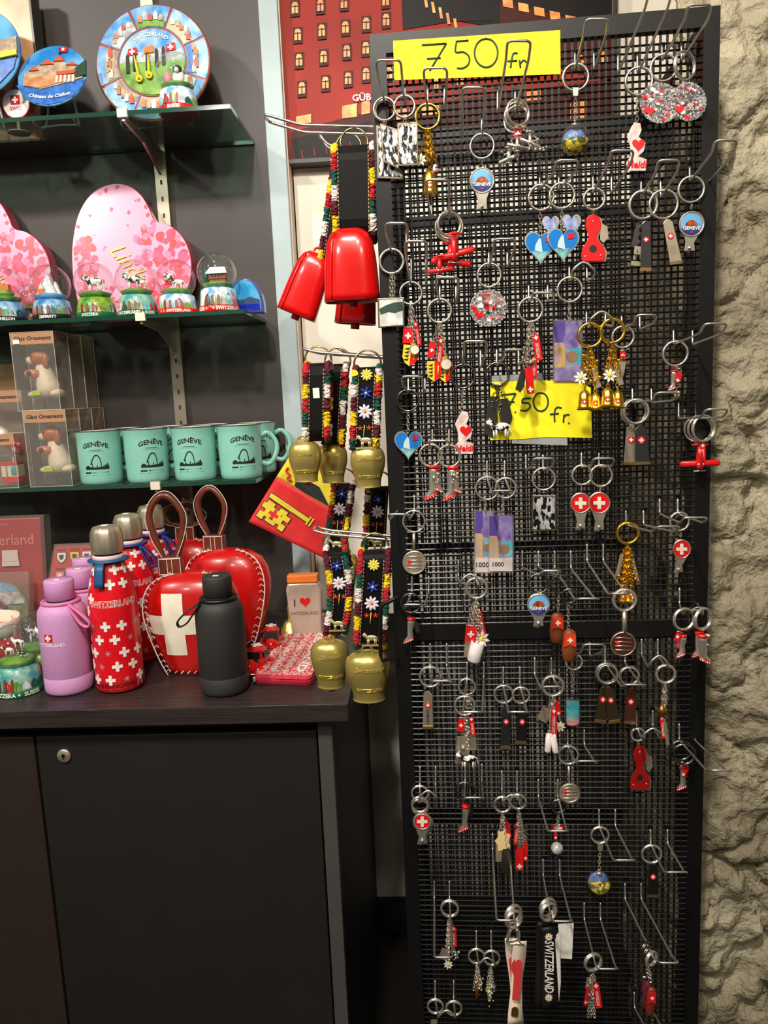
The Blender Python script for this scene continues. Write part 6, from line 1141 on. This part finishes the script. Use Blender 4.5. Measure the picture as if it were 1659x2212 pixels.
for g,m,k in ((1.6,BF,.0012),(0,YF,.0022)):
    patch([loc(-2-g,-5-g),loc(100+g,-5-g),loc(100+g,5+g),loc(-2-g,5+g)],k,m,mb)
    patch([loc(2-g,10-g),loc(20+g,10-g),loc(20+g,18-g),loc(34-g,18-g),loc(34-g,10-g),loc(52+g,10-g),loc(52+g,18-g),loc(64+g,18-g),loc(64+g,30+g),loc(52+g,30-g),loc(52+g,38-g),loc(64+g,38-g),loc(64+g,52+g),loc(50-g,52+g),loc(50-g,44+g),loc(42,44),loc(42,52+g),loc(18-g,52+g),loc(18-g,44+g),loc(12,44),loc(12+g,54+g),loc(-2-g,54+g),loc(-2-g,38-g),loc(8,38),loc(8,30+g),loc(-4-g,30+g),loc(-4-g,18-g),loc(2-g,18)],k+.0003,m,mb)
patch([loc(96,-10),loc(100,-10),loc(100,10),loc(96,10)],.0028,YF,mb);patch([loc(103,-10),loc(107,-10),loc(107,10),loc(103,10)],.0028,YF,mb)
for w,m,k in ((1.15,BF,.0026),(1,RF,.0032)): patch([(p[0],p[1]) for p in [loc(28+x,31+y) for x,y in cross_pts(0,0,11*w,0,.34)]],k,m,mb)
t.part('yellow_key',mb,o);mb=MB()
patch([(640,1036),(655,1034),(672,1042),(690,1052),(700,1072),(712,1095),(690,1082),(664,1068),(648,1058),(636,1050)],.0016,BF,mb)
t.part('black_eagle',mb,o2);mb=MB();[mb.tube(bez([t.l(622,1010,.006),t.l(618,1018,.006),t.l(626,1026,.006),t.l(620,1034,.006),t.l(630,1038,.006)],4),.0016,RF,6)];t.part('red_tongue',mb,o2)
# ================================================= SIDE HOOKS AND BELLS
def sidehook(label,tip,bend,root,Y,dY=.03,m=WIRE,r=.002):
    t=Th('side_hook',label,'hook',WP(*root,Y),0,'long hooks on the left side of the rack');pts=[]
    for y in (Y,Y+dY):
        q=[WP(*p,Y) for p in (tip,bend,root)];q=[Vector((p.x,y,p.z)) for p in q];q[2].x=-.0435;q.append(q[2]+Vector((.006,0,0)));pts.append(q)
    P=pts[0][::-1]+pts[1];t.part('wire',MB().tube([t.inv@p for p in fillet(P,.008)],r,m,8));return t
sidehook('upper long double wire hook on the left side holding red bells',(570,246),(650,270),(800,275),1.09)
sidehook('short silver hook tip poking out behind the fringe at the top left',(690,290),(706,312),(800,345),1.22,.02)
sidehook('middle long wire hook carrying the left brass bells',(654,753),(684,761),(820,773),1.08)
sidehook('middle rear wire hook ending behind the second brass bell',(728,752),(752,764),(820,772),1.19)
sidehook('lower long wire hook holding the two big brass bells',(676,1146),(706,1154),(843,1167),1.06)
t=Th('display_hook','black curved metal hook crossing the strap of the lower right bell','hook',WP(850,1350,.99),0,None,planeY(.99));t.part('black_wire',t.line(fillet([t.l(862,1288),t.l(842,1300),t.l(822,1310),t.l(822,1428),t.l(862,1416)],.006) and [(862,1288),(842,1299),(826,1306),(822,1316),(822,1415),(826,1428),(862,1416)],0,.0028,BK,n=8))
FC=[REDM,YEL,MAR,WH,DGR]
FM=[mat('fringe_red',(178,24,36),.85),mat('fringe_yellow',(238,200,20),.85),mat('fringe_maroon',(88,14,34),.85),mat('fringe_white',(226,214,208),.85),mat('fringe_green',(10,74,62),.85)]
GW=mat('gold_wire',(215,185,120),.25,1);LTH=mat('strap_leather',(9,8,8),.6,spec=.18);ST=mat('strap_stitch',(190,170,110),.7)
def strap(t,xt,yt,xb,yb,w,D=.024,decor='',ph=0,fr=(1,1),sticker=False,sag=0):
    a=t.l(xt,yt,0);b=t.l(xb,yb,0);H=a.z-b.z;lean=(a.x-b.x)/H;W=w*t.sc/2;c=D/2
    def loop(r_in):
        P=[];R_=c-r_in
        for i in range(9): an=math.pi*i/8;P.append((-R_*math.cos(an)+0,H-c+R_*math.sin(an)))
        for i in range(9): an=math.pi*i/8;P.append((R_*math.cos(an),c-R_*math.sin(an)))
        return P
    O,I=loop(0),loop(.0026);n=len(O);X=lambda z:b.x+lean*z+sag*math.sin(math.pi*max(0,min(1,z/H)))
    def pt(p,x): return (X(p[1])+x,b.y+c+p[0],b.z+p[1])
    # refine straight runs
    def ref(P):
        o=[]
        for i in range(n):
            p,q=P[i],P[(i+1)%n];k=10 if i in(8,17) else 1;o+=[(p[0]+(q[0]-p[0])*j/k,p[1]+(q[1]-p[1])*j/k) for j in range(k)]
        return o
    O,I=ref(O),ref(I);n=len(O);vs=[pt(p,-W) for p in O]+[pt(p,W) for p in O]+[pt(p,W) for p in I]+[pt(p,-W) for p in I]
    fs=[(k*n+i,k*n+(i+1)%n,((k+1)%4)*n+(i+1)%n,((k+1)%4)*n+i) for k in range(4) for i in range(n)];o=t.part('strap',MB().add(vs,fs,LTH,False))
    mb=MB();k=int(H*.9/.005)
    for s_ in(-1,1):
        for i in range(k):
            z=H*.06+i*.005;x=X(z)+s_*(W-.0018);mb.box(x-.0005,x+.0005,b.y-.0006,b.y,b.z+z,b.z+z+.003,ST)
    t.part('stitching',mb,o)
    Rf=random.Random(int(xt*7+yt))
    for s_,u in zip((-1,1),fr):
        if not u: continue
        P=[];L=0
        for i in range(n):
            p,q=Vector(pt(O[i],s_*(W+.0035))),Vector(pt(O[(i+1)%n],s_*(W+.0035)));d=(q-p).length;m_=max(1,int(d/.0014))
            for j in range(m_): P.append(p.lerp(q,j/m_)+Vector((Rf.uniform(-.0004,.0004),Rf.uniform(-.0004,.0004),0)))
        jr=[Rf.uniform(.85,1.1) for _ in P];t.part('wool_fringe',MB().tube(P,0.0043,FM[0],9,True,rf=lambda i:jr[i],jit=Rf,mf=lambda i:FM[((i+ph*7)//13+(s_>0)*2)%5]),o)
    F=lambda z:(X(z),b.y-.0012,b.z+z)
    def flower(z,r,m,c_,n=8,dx=0):
        mb=MB();x,y,zz=F(z)
        for i in range(n):
            a_=2*math.pi*i/n+.3;mb.T=Matrix.Translation((x+dx+r*.55*math.cos(a_),y-.0006,zz+r*.55*math.sin(a_)))@Matrix.Rotation(-a_,4,'Y');mb.sph((0,0,0),r*.48,m,1,.25,.42,8,5)
        mb.T=Matrix();mb.sph((x+dx,y-.001,zz),r*.24,c_,1,.5,1,8,5);t.part('embroidered_flower',mb,o)
    EW=mat('thread_white',(222,216,232),.7);EB=mat('thread_blue',(24,52,170),.7);ER=mat('thread_red',(214,50,30),.7);EY=mat('thread_yellow',(226,212,90),.6)
    for tok in decor.split():
        k_,u=tok[0],float(tok[1:])*H
        if k_=='y': flower(u,.0085,EY,EY,10)
        if k_=='b': flower(u,.0085,EB,EY,6)
        if k_=='w': flower(u,.0105,EW,ORG,9)
        if k_=='r': flower(u,.004,ER,ORG,5,-.006);flower(u,.004,ER,ORG,5,.006);x,y,z=F(u);t.part('stem',MB().tube([(x,y,z+.004),(x-.002,y,z-.012)],.0007,EY,5),o)
        if k_=='c':
            x,y,z=F(u);G_=mat('gold_yellowish',(236,216,160),.35,.7);mb=MB();mb.T=Matrix.Translation((0,y-.001,0))@Matrix.Diagonal((1,.35,1,1));cow(mb,(x+.002,0,z),.0165,G_,lm=G_);mb.T=Matrix();mb.box(x-.012,x+.012,y-.0012,y,z-.012,z-.0095,mat('gold_yellowish'));t.part('metal_cow_emblem',mb,o)
    if sticker: x,y,z=F(H*.62);t.part('barcode_sticker',MB().box(x-.0045,x+.0045,y-.0002,y+.0006,z-.007,z+.007,WH),o)
    hr=MB();tp=(a.x+sag*0,b.y+c,a.z);hr.ring((tp[0],tp[1],tp[2]+.004),.0185,.0014,GW,'y',20,6,a0=-25,a1=205,sx=1.0);t.part('hanger_ring',hr)
    return b
def brass(px,y0,y1,w,Y,label,st,m=None,shape='t',text=True,tilt=0,name='cow_bell',**kw):
    t=Th(name,label,'cow bell',WP(px,y0,Y),0,'cow bells hanging beside the rack',planeY(Y));s=t.sc;H=(y1-y0)*s;W=w*s/2;c=t.l(px,y1,0);c.y=0;m=m or BR
    if st: 
        t.off=.012;strap(t,*st,**kw);t.off=0
    T=Matrix.Translation((c.x,0,c.z+H))@Matrix.Rotation(math.radians(tilt),4,'Y')@Matrix.Translation((0,0,-H))
    K=[(.72,0),(.69,.05),(.73,.18),(.85,.35),(.96,.5),(1,.64),(.97,.78),(.85,.89),(.62,.96),(.28,.995),(.01,1.0)] if shape=='t' else [(1,0),(.985,.1),(.95,.35),(.9,.6),(.82,.8),(.68,.92),(.45,.985),(.01,1.0)]
    pr=[(a*W,b_*H) for a,b_ in K]
    if shape=='t': P=bez([(a,b_,0) for a,b_ in pr],3);pr=[(max(.0005,p[0]),p[1]) for p in P]
    mb=MB();mb.T=T;mb.lathe(pr,m,n=48,sy=.72 if shape=='t' else .62,pw=2 if shape=='t' else 3.2);mb.f.pop(-2);mb.m.pop(-2);mb.sm.pop(-2);o=t.part('bell_body',mb)
    md=o.modifiers.new('s','SOLIDIFY');md.thickness=.0012;md.offset=0
    mb=MB();mb.T=T;mb.tube([(0,0,H*.5),(0,0,-.0)],.0022,m,8);mb.tube([(0,0,.004),(0,0,-.0075)],.0045 if shape=='t' else .0065,m if shape!='t' else GW,10);t.part('clapper',mb)
    mb=MB();mb.T=T;mb.ring((0,0,H+.001),.008,.002,m,'y',16,6,a0=0,a1=180);t.part('top_lug',mb)
    if shape=='t' and text:
        def rf(z):
            for p,q in zip(pr,pr[1:]):
                if p[1]<=z<=q[1]: return p[0]+(q[0]-p[0])*(z-p[1])/max(1e-6,q[1]-p[1])
            return pr[0][0]
        for tx,zz,sz,k in ((text if isinstance(text,str) else 'Switzerland',H*.7,H*.13,.01),('SWITZERLAND',H*.26,H*.1,.02)):
            mb=MB();mb.T=T;v,fc=txt(tx,1,.04,k,None,.2 if zz>H*.5 else 0);q=[]
            for c_ in v:
                z=zz+c_.y*sz;r_=rf(z)+.0008+c_.z*.03;an=.12+c_.x*sz/W*1.0;q.append((r_*math.sin(an),-.72*r_*math.cos(an),z))
            mb.add(q,fc,m);t.part('raised_lettering',mb,o)
    if shape!='t':
        mb=MB();mb.T=T;mb.tube([(-a*W*.72,-.62*W*a*.93-.0004,z*H) for a,z in K[:-2]],.0016,m,8);t.part('folded_seam',mb,o)
    return t
RB=mat('bell_red',(208,14,12),.22,coat=.6)
brass(696,556,690,84,1.2,'red bell tilted to the left behind the big red bell',(752,318,716,566,40),RB,'r',tilt=24,ph=2,fr=(1,0))
brass(778,600,700,86,1.16,'small red bell hanging lowest below the big red bell',None,RB,'r',tilt=6)
t=brass(762,505,652,116,1.09,'largest red enamelled bell with plain black strap at the top',(762,302,765,515,68),RB,'r',ph=1,fr=(1,1),D=.05)
brass(720,958,1042,66,1.13,'middle brass bell between two others on the middle hook',(728,785,718,965,26),ph=2,fr=(1,1),text='Suisse')
brass(662,952,1040,70,1.08,'left brass bell with plain strap and white sticker',(684,783,682,955,36),ph=0,sticker=True,D=.034,text='Suisse')
brass(797,962,1052,74,1.07,'right brass bell of the middle hook with embroidered strap',(793,792,786,968,40),ph=3,decor='y.9 b.68 w.45 r.25 c.1')
brass(748,1190,1262,58,1.2,'small brass bell behind with tilted edelweiss strap',(742,1045,722,1188,30),ph=1,decor='b.85 w.62 r.42 c.1')
brass(812,1196,1270,60,1.17,'brass bell hidden behind the lower straps with large edelweiss',(819,1052,812,1185,40),ph=4,decor='b.8 w.6 r.4 c.1',fr=(1,0))
brass(716,1372,1482,86,1.1,'left big brass bell at the bottom with curved flowered strap',(722,1188,722,1376,32),ph=4,decor='b.82 w.62 r.47 c.16',sag=.008,D=.036,text='Souvenir')
brass(798,1396,1510,101,1.03,'largest brass bell at bottom right with embroidered flowers and cow emblem',(809,1192,798,1404,50),ph=0,decor='y.87 b.65 w.48 r.36 c.13',D=.032)
# ================================================= LIGHT + CAMERA
def area(n,loc,tgt,size,power,col=(1,.93,.82)):
    l=bpy.data.lights.new(n,'AREA');l.shape='DISK';l.size=size;l.energy=power;l.color=col
    o=bpy.data.objects.new(n,l);COL.objects.link(o);o.location=loc;o.rotation_euler=(Vector(tgt)-Vector(loc)).to_track_quat('-Z','Y').to_euler();return o
area('spot_lamp_a',(-1.5,-.05,2.75),(-.4,1.4,1.3),.14,29)
area('spot_lamp_b',(-.2,-.25,2.75),(.2,1.1,1.2),.12,33)
area('spot_lamp_c',(.1,-.7,2.75),(.2,1.0,1.3),.14,6)
l=bpy.data.lights.new('wall_washer','SPOT');l.energy=40;l.color=(1,.94,.84);l.spot_size=math.radians(38);l.spot_blend=.7;l.shadow_soft_size=.04  # added spot, brightens the wall left of the rack
o=bpy.data.objects.new('wall_washer',l);COL.objects.link(o);o.location=(-.42,.75,2.75);o.rotation_euler=(Vector((-.12,1.65,1.5))-o.location).to_track_quat('-Z','Y').to_euler()
area('spot_lamp_e',(-.9,-1.2,2.7),(-.4,1.2,1.2),.3,9)  # added behind the camera to give the metal more highlights
area('spot_lamp_f',(.5,-1.3,2.7),(.2,1.,1.0),.3,6,(1,.88,.72))  # second added light behind the camera, also for metal highlights
w=bpy.data.worlds.new('w');SC.world=w;w.use_nodes=True;wn=w.node_tree;bg=wn.nodes['Background']
tc=wn.nodes.new('ShaderNodeTexCoord');nz=wn.nodes.new('ShaderNodeTexNoise');nz.inputs['Scale'].default_value=5.5;nz.inputs['Detail'].default_value=2
rp=wn.nodes.new('ShaderNodeValToRGB');rp.color_ramp.elements[0].position=.42;rp.color_ramp.elements[0].color=(.10,.09,.08,1);rp.color_ramp.elements[1].position=.68;rp.color_ramp.elements[1].color=(1.,.9,.75,1)  # made-up bright blotches for the unseen shop, so metals sparkle
wn.links.new(tc.outputs['Generated'],nz.inputs['Vector']);wn.links.new(nz.outputs['Fac'],rp.inputs[0]);wn.links.new(rp.outputs[0],bg.inputs[0]);bg.inputs[1].default_value=.34
cd=bpy.data.cameras.new('cam');cam=bpy.data.objects.new('camera',cd);COL.objects.link(cam);SC.camera=cam
cd.sensor_fit='VERTICAL';cd.sensor_height=36;cd.sensor_width=27;cd.lens=f/2212*36;cd.clip_start=.05
# camera axes in world: right, up, back
cx_=Vector((rt.x,fw.x,-dn.x));cy_=-Vector((rt.y,fw.y,-dn.y));cz_=-Vector((rt.z,fw.z,-dn.z))
cam.matrix_world=Matrix.Translation(EYE)@Matrix((cx_,cy_,cz_)).transposed().to_4x4()
SC.view_settings.view_transform='Standard';SC.view_settings.look='None';SC.view_settings.gamma=1;SC.view_settings.use_curve_mapping=False
SC.view_settings.exposure=0.0
